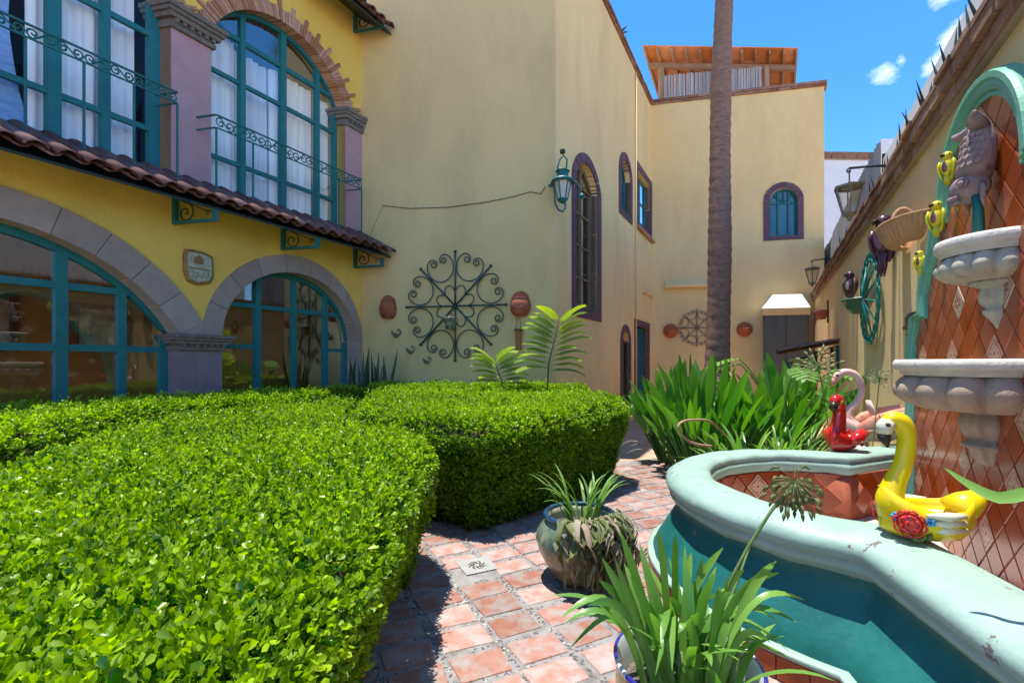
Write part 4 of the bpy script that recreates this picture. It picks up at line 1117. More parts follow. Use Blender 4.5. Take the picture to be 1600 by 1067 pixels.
# tail: broad crescent curling out to both sides
for s in (1, -1):
    rg = []
    for (t, w, h) in ((0, .045, .028), (.25, .052, .034), (.5, .052, .034), (.75, .040, .026), (1, .012, .008)):
        cc = fp(s*(.01+.16*t), .085+.07*t, 3.015-.03*math.sin(t*3.1)+.02*t)
        rg.append([cc+Z*(h*math.cos(2*math.pi*i/12))+O*(w*math.sin(2*math.pi*i/12)) for i in range(12)])
    MB().loft(rg).build('tail', 'fish_stone', fish, True)
for r in range(5):
    for k in range(8):
        a = R(0+23*k+11*(r % 2)); zc = 2.775+.040*r; ra = (.094, .093, .088, .080, .070)[r]
        q = fp(-.005-.005*r+ra*math.cos(a), .092+ra*.92*math.sin(a), zc); dn = (O*math.sin(a)+E_*math.cos(a)); sx_ = dn.cross(Z)
        m = MB(); m.add([q+Z*.022-dn*.004, q+sx_*.018+Z*.004+dn*.003, q-Z*.018+dn*.008, q-sx_*.018+Z*.004+dn*.003, q+dn*.009], [(0, 1, 4), (1, 2, 4), (2, 3, 4), (3, 0, 4)]); m.build('scale', 'fish_stone', fish, True)
for s in (1, -1):
    m = MB()
    for k in range(4):
        p0 = fp(.04+s*.085, .085, 2.66-.012*k); m.tube([p0, p0+E_*(s*.035)-Z*(.03+.012*k)+O*.01, p0+E_*(s*(.055-.01*k))-Z*(.065+.016*k)], [.012, .012, .003], 6)
    m.build('fin', 'fish_stone', fish, True)
MB().tube([fp(.0, .10, 2.60), fp(.0, .09, 2.50), fp(.0, .09, 2.33)], [.022, .026, .032], 10).build('spout', 'deep_teal', fo, True)
# flat water left in the basin
m_, nt_, n2, l2, b2 = ntree('water'); b2.inputs['Base Color'].default_value = (.02, .03, .03, 1); b2.inputs['Roughness'].default_value = .03; b2.inputs['Specular IOR Level'].default_value = .5
# ================================================================ things on the walls
Zv = Vector((0, 0, 1))
def nvec(fr):
    n = fr.e.cross(Zv).normalized(); return n if n.dot(fr.o) > 0 else -n
def cscroll(c, er, et, Rr):
    """C-scroll of a wheel ornament: er outwards, et sideways"""
    out = []
    for sgn in (1, -1):
        p = [0.50*Rr, 0.0]; th = math.pi/2; pts = [tuple(p)]; s = 0; n = 60; L = 1.13*Rr; ds = L/n
        for i in range(n):
            f = i/n
            kap = 1/(.275*Rr) if f < .50 else 1/(.13*Rr)+((f-.50)/.50)**1.5*(1/(.035*Rr)-1/(.13*Rr))
            th -= kap*ds; p = [p[0]+math.cos(th)*ds, p[1]+math.sin(th)*ds]; pts.append(tuple(p))
        out.append([c+er*x+et*(y*sgn) for x, y in pts])
    return out[1][::-1]+out[0][1:]
def wheel(fr, px, py, Ra, Rz, label, name, mt='wheel_iron', spokes=8, r=.014, petals=True, cat='wall ornament', n=.05):
    a, z = fr.hit(px, py, n); t = thing(name, fr(a, n, z-Rz), label, cat)
    e = fr.e*(Ra/Rz); c = fr(a, n, z); o = nvec(fr)
    for k in range(spokes):
        th = 2*math.pi*k/spokes+math.pi/2; d = e*math.cos(th)+Zv*math.sin(th)
        m = MB(); m.tube([c, c+d*Rz*.97], r*1.15, 6); m.ball(c+d*Rz, r*2.0, 8, 6); m.build('spoke', mt, t, True)
        th2 = th+math.pi/spokes
        er = e*math.cos(th2)+Zv*math.sin(th2); et = -e*math.sin(th2)+Zv*math.cos(th2)
        MB().tube(cscroll(c+o*.01, er, et, Rz), r*.8, 5).build('scroll', mt, t, True)
        if petals:
            pts = [c+er*(Rz*.27)+(er*math.cos(q)*.13+et*math.sin(q)*.10)*Rz for q in [R(-150+300*i/14) for i in range(15)]]
            MB().tube(pts, r*.75, 5).build('petal', mt, t, True)
    m = MB(); m.ball(c+o*.01, r*2.6, 10, 6); m.build('hub', mt, t, True)
    return t, c
aw = [MI.hit(x, 480, .05)[0] for x in (633, 788)]; zw = [MI.hit(712, y, .05)[1] for y in (563, 393)]
wt, wc = wheel(MI, 711, 478, (aw[1]-aw[0])/2, (zw[1]-zw[0])/2, 'large dark iron wheel ornament with scrolls on the shaded cross wall', 'wheel_ornament')
# little pot hung under the hub
pc = MI(*((lambda h: (h[0], .17, h[1]))(MI.hit(703, 513, .17))))
mat('talavera_dark', (.03, .05, .05), (.30, .30, .22), 16, .3, spec=.5)
t = thing('hanging_pot', pc, 'small painted pot hooked under the hub of the iron wheel', 'pot')
MB().lathe([(.01, -.02), (.075, -.02), (.10, .06), (.115, .17), (.13, .2), (.118, .21), (.10, .18), (.08, .1), (.005, .1)], pc, 16).build('body', 'talavera_dark', t, True)
MB().tube([MI(*((lambda h: (h[0], .03, h[1]))(MI.hit(707, 490, .03)))), pc+Vector((0, 0, .20))], .008, 5).build('hook', 'dark_iron', t)
# half-jar wall pots
def half_jar(fr, px, py, w, h, label, grp):
    a, z = fr.hit(px, py); t = thing('wall_pot', fr(a, .02, z-h/2), label, 'pot', grp); c = fr(a, .02, z-h/2); o = nvec(fr)
    a0 = math.atan2(o.y, o.x); s = w/2
    MB().lathe([(.02, 0), (s*.62, .01), (s*.92, h*.2), (s, h*.42), (s*.9, h*.6), (s*.78, h*.68), (s*.86, h*.72), (s*.80, h*.73), (s*.70, h*.66), (s*.72, h*.4)], c, 18, a0-R(90), a0+R(90)).build('jar', 'terracotta_pot', t, True)
    e = fr.e; ring0 = []; ring1 = []
    for i in range(13):
        q = math.pi*i/12; ring0.append(c+e*(s*.82*math.cos(q))+Zv*(h*.68+h*.32*math.sin(q))); ring1.append(ring0[-1]+o*.03)
    ring0 += [c+e*(-s*.8)+Zv*h*.4, c+e*(s*.8)+Zv*h*.4]; ring1 += [p+o*.03 for p in ring0[-2:]]
    MB().loft([ring0, ring1]).build('back_plate', 'terracotta_pot', t)
    sm = MB()
    sm.tube([c+o*(s*.97)+e*(x*s*.35)+Zv*(h*.36-.05*h*(1-x*x)) for x in (-1, -.5, 0, .5, 1)], .008, 5)
    for x in (-.3, .3): sm.ball(c+o*(s*.93)+e*(x*s)+Zv*h*.5, .014, 6, 4)
    sm.build('face_relief', 'terracotta_pot', t, True)
half_jar(MI, 608, 480, .36, .46, 'terracotta face wall pot left of the iron wheel', 'terracotta wall pots on the cross wall')
half_jar(MI, 814, 475, .39, .46, 'terracotta face wall pot right of the iron wheel', 'terracotta wall pots on the cross wall')
mat('dark_ceramic', (.11, .095, .085), (.20, .17, .15), 20, .4, spec=.5)
# three ceramic birds flying down the wall
for k, (px, py, lab) in enumerate(((619, 523, 'topmost of three small ceramic birds below the left wall pot'), (641, 549, 'middle of three small ceramic birds left under the iron wheel'), (667, 565, 'lowest of three small ceramic birds under the iron wheel'))):
    a, z = MI.hit(px, py, .06); c = MI(a, .06, z); t = thing('ceramic_bird', c-Zv*.1, lab, 'bird figure', 'ceramic birds on the cross wall'); e = MV; o = nvec(MI); s = .17-.015*k
    rg = []
    for (u, v_, w) in ((-.62, .30, .02), (-.4, .02, .12), (-.1, -.18, .24), (.25, -.12, .25), (.5, .12, .17), (.55, .35, .13), (.42, .55, .11), (.3, .62, .03)):
        rg.append([c+e*(u*s)+Zv*(v_*s)+(e*.4+Zv*.6)*(w*s*math.cos(q))+o*(w*s*math.sin(q)) for q in [2*math.pi*i/8 for i in range(8)]])
    b = MB().loft(rg).build('body', 'dark_ceramic', t, True)
    wg = MB(); wg.loft([[c+e*(x*s)+Zv*(y*s)+o*(.2*s+.05*s*math.cos(q))+Zv*(.1*s*math.sin(q)) for q in [2*math.pi*i/6 for i in range(6)]] for x, y in ((.2, .0), (-.15, .1), (-.5, .42))])
    wg.build('wing', 'wood_dark', t, True)
    MB().tube([c+e*(.3*s)+Zv*(.6*s), c+e*(.05*s)+Zv*(.56*s)], [.02, .004], 5).build('beak', 'wood_dark', t)
# hanging candle tube
a, z = MI.hit(810, 528, .08); c = MI(a, .08, z)
t = thing('candle_holder', c-Zv*.2, 'small amber candle holder hanging by wires below the right wall pot', 'candle holder')
mat('amber', (.36, .16, .05), (.28, .11, .04), 8, .35)
MB().lathe([(.01, -.22), (.06, -.21), (.05, -.17), (.055, .12), (.075, .16), (.07, .165), (.045, .12)], c, 12).build('tube', 'amber', t, True)
for s in (-1, 1): MB().tube([c+MV*(.05*s)+Zv*.15, c+MV*(.02*s)+Zv*.40], .004, 4).build('wire', 'dark_iron', t)
MB().lathe([(.075, .14), (.085, .15), (.075, .16)], c, 12).build('band', 'dark_iron', t)
# house plaque
def plaque():
    a, z = FA.hit(307, 418, .02); t = thing('house_plaque', FA(a, .02, z-.25), 'brown and cream ceramic house plaque on the yellow wall between the arches', 'plaque')
    zt, zb = FA.hit(307, 392)[1]-z, FA.hit(307, 446)[1]-z; wl_ = FA.hit(285, 418)[0]-a; wr_ = FA.hit(330, 418)[0]-a
    out = [(wl_, .62), (wl_*.9, .95), (wl_*.3, 1.0), (0, .97), (wr_*.3, 1.0), (wr_*.95, .80), (wr_, .45), (wr_*1.02, -.4), (wr_*.8, -.8), (0, -1.0), (wl_*.7, -.85), (wl_, -.3)]
    P = lambda s, n: [FA(a+x*s, n, z+(zt if y > 0 else -zb)*y*s) for x, y in out]
    mat('plaque_brown', (.20, .10, .03), (.30, .17, .06), 12, .4); mat('plaque_cream', (.42, .44, .38), (.33, .28, .17), 13, .35)
    MB().loft([P(1, .0), P(1, .035), P(.90, .05)]).build('frame', 'plaque_brown', t)
    MB().loft([P(.84, .03), P(.83, .056)]).build('face', 'plaque_cream', t)
    MB().box(FA, a+wr_*.72, a+wl_*.72, .055, .062, z-.03, z-.012).build('divider', 'plaque_brown', t)
    m = MB()   # little building in relief
    m.box(FA, a-.06, a+.06, .055, .066, z+.05, z+.12); m.add([FA(a-.08, .066, z+.12), FA(a+.08, .066, z+.12), FA(a, .066, z+.17)], [(0, 1, 2)]); m.build('emblem', 'plaque_brown', t)
    m = MB()
    for i in range(4):
        x = a+.10-.065*i; m.tube([FA(x, .058, z-.15), FA(x-.012, .064, z-.11), FA(x-.03, .058, z-.07)], [.006, .016, .006], 6)
    m.build('relief', 'plaque_cream', t, True)
plaque()

# teal wall lantern at the house corner
def wall_lantern():
    c = at(879, 300, 8.15); t = thing('wall_lantern', c-Zv*.5, 'teal cast-iron wall lantern on the house corner beside the tall arched window', 'lantern')
    s = 8.15/FPX; Y = lambda py: EYE+(YH-py)*s
    C = lambda py: Vector((c.x, c.y, Y(py)))
    MB().lathe([(.01, 0), (.21, -.02), (.19, .03), (.10, .075), (.105, .17), (.13, .18), (.10, .20), (.05, .23), (.02, .25)], C(284), 18).build('roof', 'teal_iron', t, True)
    MB().lathe([(.15, 0), (.085, -.30)], C(285), 6).build('glass', 'lamp_glass', t)
    for k in range(6):
        q = 2*math.pi*k/6; d = Vector((math.cos(q), math.sin(q), 0))
        MB().tube([C(285)+d*.152, C(285)+d*.088-Zv*.30], .011, 5).build('bar', 'teal_iron', t)
    MB().lathe([(.01, -.06), (.05, -.04), (.092, 0), (.095, .02), (.01, .02)], C(313), 12).build('base_cup', 'teal_iron', t, True)
    w = MI(*((lambda h: (h[0], .02, h[1]))(MI.hit(858, 290, .02))))
    MB().tube([w, w.lerp(C(288), .6)+Zv*.01, C(288)-MV*.13], .024, 8).build('arm', 'teal_iron', t)
    MB().tube([C(288)-MV*.15, C(300)-MV*.14, C(318)-MV*.13, C(328)-MV*.07, C(331), C(326)+MV*.05, C(318)+MV*.04], .017, 6).build('lower_scroll', 'teal_iron', t, True)
    MB().tube([C(276)-MV*.07, C(262)-MV*.09, C(250)-MV*.05, C(243)+MV*.01, C(250)+MV*.08, C(262)+MV*.07, C(266)+MV*.03], .016, 6).build('crown_scroll', 'teal_iron', t, True)
    MB().lathe([(.01, -.03), (.045, -.02), (.05, .03), (.04, .05), (.01, .055)], C(238), 10).build('finial', 'dark_iron', t, True)
    MB().tube([C(284)+MV*.16, C(286)+MV*.24, C(296)+MV*.30, C(305)+MV*.325], .012, 5).build('leaf_stem', 'teal_iron', t, True)
    MB().lathe([(.005, .06), (.05, .02), (.06, -.02), (.02, -.04), (.004, -.05)], C(309)+MV*.335, 8).build('leaf_tip', 'teal_iron', t, True)
wall_lantern()

# hanging lanterns on arms over the garden wall
mat('bronze', (.16, .13, .10), (.24, .20, .16), 14, .5, .2, 40)
def hang_lantern(pw, pyw, pl, pyarm, pytop, pyroof, pybot, wpx, label):
    a, z = RW.hit(pw, pyw, .05); best = None
    for i in range(400):
        n = .05+i*.005; p = RW(a, n, 0); x = CX+FPX*p.x/p.y
        if best is None or abs(x-pl) < best[0]: best = (abs(x-pl), n, p)
    n, p = best[1], best[2]; s = p.y/FPX; Y = lambda py: EYE+(YH-py)*s
    C = lambda py: Vector((p.x, p.y, Y(py)))
    t = thing('hanging_lantern', C(pybot), label, 'lantern', 'lanterns hung from the garden wall')
    w = wpx*s/2
    arm = MB(); q0 = RW(a, -.02, z); q1 = C(pyarm)
    arm.tube([q0, q0.lerp(q1, .5)+Zv*.012, q1], .014, 6)
    arm.tube(scroll(q1-Zv*.03, MV, Zv, .03, 1.0, R(90), 1, 12), .008, 5); arm.build('arm', 'dark_iron', t, True)
    MB().tube([q1, C(pytop)], .008, 5).build('chain', 'bronze', t)
    MB().lathe([(.01, Y(pytop)-Y(pyroof)), (.03, (Y(pytop)-Y(pyroof))*.8), (w*.55, (Y(pytop)-Y(pyroof))*.35), (w*1.04, .012), (w*1.0, -.012), (w*.9, -.005)], C(pyroof), 6).build('roof', 'bronze', t)
    hb = Y(pyroof)-Y(pybot); wb = w*.42
    MB().lathe([(w*.93, 0), (wb, -hb*.80)], C(pyroof), 6).build('glass', 'lantern_glass', t)
    for k in range(6):
        q = 2*math.pi*k/6; d = Vector((math.cos(q), math.sin(q), 0))
        MB().tube([C(pyroof)+d*w*.95, C(pyroof)+d*wb*1.05-Zv*hb*.80], .009, 4).build('bar', 'bronze', t)
    MB().lathe([(wb*1.1, .01), (wb*1.12, -.01), (wb*.6, -hb*.08), (.02, -hb*.15), (.018, -hb*.2)], C(pyroof)-Zv*hb*.80, 8).build('base_cup', 'bronze', t)
    MB().tube([C(pyroof)-Zv*hb*.78, C(pyroof)-Zv*hb*.35], .012, 6).build('bulb', 'lamp_glass', t)
glassmat('lantern_glass', .12, (.92, .90, .84))
hang_lantern(1396, 260, 1327, 263, 285, 293, 345, 42, 'larger hexagonal glass lantern hanging from the garden wall coping')
hang_lantern(1304, 404, 1269, 407, 414, 420, 448, 22, 'small far lantern hanging near the white hearth hood')

# ================================================================ figures on the garden wall
mat('parrot_yellow', (.78, .62, .02), (.66, .58, .03), 14, .3, spec=.5); mat('parrot_green', (.42, .48, .02), (.6, .55, .03), 14, .3, spec=.5)
mat('parrot_belly', (.10, .06, .16), (.30, .10, .08), 26, .3, spec=.5); mat('beak_dark', (.03, .025, .02), None, rough=.3); mat('blue_glaze', (.04, .12, .35), (.06, .2, .4), 20, .25, spec=.5)
def parrot(px, py, hpx, label, cols=('parrot_yellow', 'parrot_green', 'parrot_belly'), name='parrot_figure', tail=1.0, lean=.0):
    a, z = RW.hit(px, py, .10); c = RW(a, .10, z); h = hpx*c.y/FPX; o = (-NV*.75-DV*.66).normalized(); e = o.cross(Zv)
    t = thing(name, c-Zv*h*.5, label, 'bird figure', 'ceramic parrots on the garden wall')
    def el(cc, ra, rz, ro, m_, nm, seg=12):
        rg = []
        for i in range(9):
            q = math.pi*i/8; s = max(.02, math.sin(q))
            rg.append([cc+Zv*(-rz*math.cos(q))+e*(ra*s*math.cos(2*math.pi*j/seg))+o*(ro*s*math.sin(2*math.pi*j/seg)) for j in range(seg)])
        return MB().loft(rg).build(nm, m_, t, True)
    el(c+Zv*h*.05, h*.17, h*.27, h*.14, cols[0], 'body'); el(c+Zv*h*.03+o*h*.05, h*.10, h*.19, h*.11, cols[2], 'breast')
    el(c+Zv*h*.36, h*.13, h*.14, h*.13, cols[0], 'head')
    MB().tube([c+Zv*h*.38+o*h*.10+e*h*.02, c+Zv*h*.36+o*h*.19+e*h*.03, c+Zv*h*.30+o*h*.19+e*h*.03], [h*.05, h*.04, h*.008], 8).build('beak', 'beak_dark', t, True)
    for s in (-1, 1):
        MB().ball(c+Zv*h*.39+e*(s*h*.11)+o*h*.07, h*.022, 8, 6).build('eye', 'beak_dark', t, True)
        rg = []
        for (u, v_, w) in ((.18, .24, .04), (.22, .10, .09), (.20, -.10, .085), (.13, -.30, .05), (.09, -.38, .012)):
            rg.append([c+e*(s*h*u)+Zv*(h*v_)+Zv*(h*.03*math.cos(2*math.pi*j/8))+o*(h*w*math.sin(2*math.pi*j/8))+e*(h*.035*math.cos(2*math.pi*j/8)) for j in range(8)])
        MB().loft(rg).build('wing', cols[1], t, True)
    for s in (-.6, 0, .6):
        MB().tube([c-Zv*h*.18+e*(s*h*.06), c-Zv*h*.36*tail+e*(s*h*.09+lean*h), c-Zv*h*.52*tail+e*(s*h*.10+lean*2*h)], [h*.05, h*.04, h*.012], 6).build('tail_feather', cols[1] if s else cols[0], t, True)
    return t
parrot(1480, 263, 52, 'yellow ceramic parrot topmost, close to the green fountain moulding')
parrot(1463, 342, 56, 'yellow ceramic parrot in the middle of the three, above the basket planter end')
parrot(1437, 410, 37, 'small yellow ceramic parrot lowest, under the twin-handled basket')
mat('toucan_dark', (.05, .018, .035), (.10, .03, .06), 18, .3, spec=.5); mat('toucan_purple', (.16, .08, .16), (.25, .14, .2), 20, .3, spec=.5); mat('orange_glaze', (.6, .28, .03), None, rough=.3)
tt = parrot(1380, 378, 84, 'dark maroon ceramic bird with long tail beside the twin-handled basket', ('toucan_dark', 'toucan_dark', 'toucan_purple'), 'toucan_figure', 1.25, .02)
parrot(1328, 447, 46, 'dark brown ceramic bird standing on the green wall planter', ('toucan_dark', 'wood_dark', 'pale_ceramic'), 'bird_figure')
# twin basket planter
mat('basket_clay', (.50, .29, .16), (.40, .22, .12), 16, .8, .4, 50)
a0, zb0 = RW.hit(1441, 385); a1, zb1 = RW.hit(1379, 385); zt = RW.hit(1410, 368)[1]; zbt = RW.hit(1410, 398)[1]
bt = thing('basket_planter', RW((a0+a1)/2, .05, zbt), 'pale clay basket planter with two loop handles on the garden wall', 'planter')
ac = RW.hit(1430, 380)[0]; la = .46; h = zt-zbt
def bsk(u, zf, k=1.0):
    q = math.pi*u; rr = (.70+.30*math.sin(math.pi/2*min(1, zf*1.05)))*k*(1+.045*math.cos(40*q)*(zf < .93))
    return RW(ac, 0, 0)+(-DV)*(la*rr*math.cos(q))+(-NV)*(.27*rr*math.sin(q)+.004)+Zv*(zbt+h*zf)
rows = [[bsk(i/64, zf, k) for i in range(65)] for zf, k in ((.02, .5), (.0, .9), (.12, 1), (.3, 1), (.5, 1), (.7, 1), (.88, 1), (.93, 1.06), (1.0, 1.06), (1.0, .96), (.6, .93))]
mb = MB()
for r in rows: mb.v += r
for i in range(len(rows)-1):
    for j in range(64): mb.f.append((i*65+j, i*65+j+1, (i+1)*65+j+1, (i+1)*65+j))
mb.build('basket', 'basket_clay', bt, True)
for ah in (ac-.10, ac+.34):
    pts = [RW(ah, .02, zt-.02)+(-NV)*(.02+.15*(.5-.5*math.cos(q)))+Zv*(.14*math.sin(q)) for q in [math.pi*i/12 for i in range(13)]]
    MB().tube(pts, .022, 8).build('handle', 'basket_clay', bt, True)
# green iron wreath with spears
ag0, ag1 = RW.hit(1377, 460, .05)[0], RW.hit(1345, 460, .05)[0]; zg0, zg1 = RW.hit(1360, 540, .05)[1], RW.hit(1362, 390, .05)[1]
gt = thing('iron_wreath', RW((ag0+ag1)/2, .05, zg0), 'tall green iron wreath of loops and spears on the garden wall', 'wall ornament')
cg = RW((ag0+ag1)/2, .06, (zg0+zg1)/2); ra, rz = (ag1-ag0)/2, (zg1-zg0)/2
mat('green_iron', (.01, .13, .115), (.02, .2, .17), 20, .35, .1, 50)
for k in range(22):
    q = 2*math.pi*k/22; c = cg+DV*(ra*.86*math.cos(q))+Zv*(rz*.88*math.sin(q)); tg = (-DV*(ra*math.sin(q))+Zv*(rz*math.cos(q))).normalized(); rr = NV.cross(tg)
    MB().tube([c+tg*(.085*math.cos(w))+rr*(.055*math.sin(w)) for w in [2*math.pi*i/14 for i in range(14)]], .014, 6, closed=True).build('loop', 'green_iron', gt, True)
for k in range(12):
    q = 2*math.pi*k/12+.2; d = DV*(ra*.8*math.cos(q))+Zv*(rz*.8*math.sin(q))
    MB().tube([cg-NV*.05, cg-NV*.04+d*.5, cg+d], [.022, .016, .006], 6).build('spear', 'green_iron', gt, True)
# dark green wall planter carrying the bird
apl = RW.hit(1340, 478, .12)[0]; zp0, zp1 = RW.hit(1340, 491, .12)[1], RW.hit(1340, 467, .12)[1]
mat('green_glaze', (.03, .09, .065), (.07, .15, .10), 14, .3, spec=.5)
t = thing('wall_planter', RW(apl, .1, zp0), 'dark green glazed wall planter in front of the iron wreath', 'planter')
c = RW(apl, .06, zp0); an = math.atan2(-NV.y, -NV.x); hh = zp1-zp0
MB().lathe([(.02, 0), (.13, .01), (.19, hh*.45), (.22, hh*.8), (.25, hh*.86), (.25, hh), (.225, hh), (.2, hh*.8)], c, 22, an-R(95), an+R(95), lambda r, z, a: r*(1+.03*math.cos(14*a))).build('bowl', 'green_glaze', t, True)
# wooden bracket pot near the corner, small mask
aw_, zw_ = RW.hit(1287, 488, .1); t = thing('bracket_pot', RW(aw_, .1, zw_-.2), 'brown clay pot on an iron bracket near the hearth', 'pot'); c = RW(aw_, .14, zw_-.12)
MB().lathe([(.01, -.05), (.08, -.04), (.13, .1), (.16, .18), (.14, .18), (.1, .1)], c, 14).build('body', 'terracotta_pot', t, True)
MB().box(RW, aw_-.03, aw_+.03, .0, .03, zw_-.25, zw_+.28).build('bracket', 'dark_iron', t)
am, zm = RW.hit(1427, 512, .04); t = thing('clay_mask', RW(am, .02, zm-.15), 'small dark clay mask on the garden wall beside the fountain frame', 'mask'); c = RW(am, .015, zm)
MB().lathe([(.01, -.15), (.055, -.11), (.08, 0), (.085, .09), (.06, .14), (.01, .15)], c, 14, an-R(90), an+R(90)).build('face', 'wood_dark', t, True)
m = MB(); m.ball(c-NV*.085+Zv*.0, .018, 8, 6); m.tube([c-NV*.07-Zv*.06-DV*.03, c-NV*.075-Zv*.065, c-NV*.07-Zv*.06+DV*.03], .008, 5); m.build('features', 'terracotta_pot', t, True)
# clay rounds and a second wheel on the rear wing
def round_pot(px, py, label):
    a, z = BK.hit(px, py); c = BK(a, .02, z); t = thing('round_wall_pot', c-Zv*.2, label, 'pot', 'round clay pots on the rear wall'); o = nvec(BK); e = MV
    m = MB(); r0 = []; 
    for k, (r, n) in enumerate(((.02, .0), (.235, .0), (.235, .035), (.20, .04), (.02, .04))):
        m.v += [c+e*(r*math.cos(2*math.pi*i/24))+Zv*(r*math.sin(2*math.pi*i/24))+o*n for i in range(24)]
    for k in range(4):
        for i in range(24): m.f.append((k*24+i, k*24+(i+1) % 24, (k+1)*24+(i+1) % 24, (k+1)*24+i))
    m.build('plate', 'orange_clay', t, True)
    a0_ = math.atan2(o.y, o.x)
    MB().lathe([(.01, -.21), (.12, -.18), (.18, -.08), (.205, .01), (.215, .03), (.20, .035), (.17, .0)], c+o*.02, 16, a0_-R(90), a0_+R(90)).build('pocket', 'orange_clay', t, True)
mat('orange_clay', (.50, .15, .06), (.42, .12, .05), 6, .8, .2, 40)
round_pot(1048, 517, 'round terracotta wall pot on the rear wall left of the palm'); round_pot(1163, 515, 'round terracotta wall pot on the rear wall right of the palm')
wheel(BK, 1089, 512, .58, .58, 'iron wheel ornament on the rear wall half behind the palm trunk', 'wheel_ornament', 'bronze', 8, .013, False)
# little tile canopy on a teal bracket low on the garden wall
ak, zk0 = RW.hit(1311, 578); zk1 = RW.hit(1311, 541)[1]
kc = thing('small_tile_canopy', RW(ak, .1, zk0), 'small clay-tile canopy on teal iron brackets low on the garden wall', 'canopy')
bracket(RW, ak, .95, zk0, zk1, kc); bracket(RW, ak+1.0, .95, zk0, zk1, kc)
kd = (-MV*.95-Zv*.22).normalized(); kx = (DV-kd*DV.dot(kd)).normalized(); kz = kx.cross(kd)
if kz.z < 0: kx = -kx; kz = kx.cross(kd)
kr = basis(kx, kd, kz)
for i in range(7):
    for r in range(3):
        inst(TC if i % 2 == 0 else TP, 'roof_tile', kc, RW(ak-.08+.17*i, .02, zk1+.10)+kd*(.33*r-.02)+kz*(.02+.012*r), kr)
# stone bench by the wall
bp_ = RW.hit(1285, 640, .6); bz0 = .42
sb = thing('stone_bench', RW(7.2, .4, 0), 'low pale stone bench against the garden wall behind the red swan', 'bench')
MB().box(RW, 6.4, 8.0, .06, .50, .38, .45).build('seat', 'plinth_top', sb)
for x in (6.6, 7.7): MB().box(RW, x, x+.16, .1, .45, 0, .379).build('leg', 'stone_grey', sb)
# garden hose looped in the bed
mat('hose_tan', (.42, .22, .15), (.5, .28, .2), 10, .5)
hp = [at(1112, 697, 5.2), at(1085, 693, 5.1), at(1068, 682, 5.05), at(1060, 668, 5.0), at(1066, 659, 5.05), at(1085, 656, 5.2), at(1112, 660, 5.6), at(1140, 690, 6.0)]
hq = []
for i in range(len(hp)-1):
    a_, b_, c_, d_ = hp[max(0, i-1)], hp[i], hp[i+1], hp[min(len(hp)-1, i+2)]
    hq += [.5*(2*b_+(c_-a_)*u_+(2*a_-5*b_+4*c_-d_)*u_*u_+(3*b_-a_-3*c_+d_)*u_**3) for u_ in (0, .2, .4, .6, .8)]
MB().tube(hq, .014, 8).build('garden_hose', 'hose_tan', None, True, label='tan garden hose looped up out of the plant bed', cat='hose')
# dry sticks on the path
for k, (p, q, lab) in enumerate(((( 998, 872), (1019, 848), 'thin dry stick lying by the plinth edge of the fountain'), ((985, 856), (1003, 868), 'short dry twig on the path behind the foreground plant'))):
    u0, u1 = gnd(*p, .02), gnd(*q, .02); MB().tube([u0, u0.lerp(u1, .5)+Vector((.01, 0, .012)), u1], [.009, .007, .004], 5).build('dry_stick', 'wood_dark', None, label=lab, cat='stick', group='dry sticks on the path')

# terracotta planter half hidden in the bed behind the hose
q = at(1102, 690, 5.75); q.z = 0
t = thing('terracotta_planter', q, 'brown terracotta planter half hidden behind the looped hose', 'pot')
MB().lathe([(.02, 0), (.15, 0), (.20, .30), (.225, .32), (.225, .38), (.20, .38), (.18, .30), (.01, .30)], q, 24).build('body', 'terracotta_pot', t, True)
MB().lathe([(.19, .335), (.01, .345)], q, 16).build('soil', 'interior_dark', t)
# ================================================================ ceramic swans on the basin rim
mat('glaze_yellow', (.80, .60, .005), (.74, .56, .01), 9, .3, .1, 14, .4, coat=.15); mat('glaze_red', (.55, .012, .012), (.48, .015, .012), 9, .16, .1, 14, .5, coat=.5)
mat('glaze_white', (.72, .66, .54), (.62, .57, .45), 12, .25, .2, 30, .5); mat('glaze_salmon', (.62, .22, .12), (.72, .38, .28), 14, .5, .4, 50)
mat('swan_pink', (.74, .52, .47), (.66, .40, .36), 9, .4, .2, 40); mat('bare_clay', (.42, .30, .16), (.34, .23, .12), 10, .85, .2, 40)
mat('rose_red', (.62, .03, .02), (.5, .02, .02), 20, .25, spec=.5); mat('flower_blue', (.04, .30, .62), None, rough=.25); mat('leaf_paint', (.08, .18, .05), (.16, .12, .07), 30, .3)
mat('gold_brown', (.35, .19, .03), (.48, .3, .06), 20, .3); mat('grey_soil', (.36, .33, .33), (.25, .22, .22), 30, .95, .5, 60)
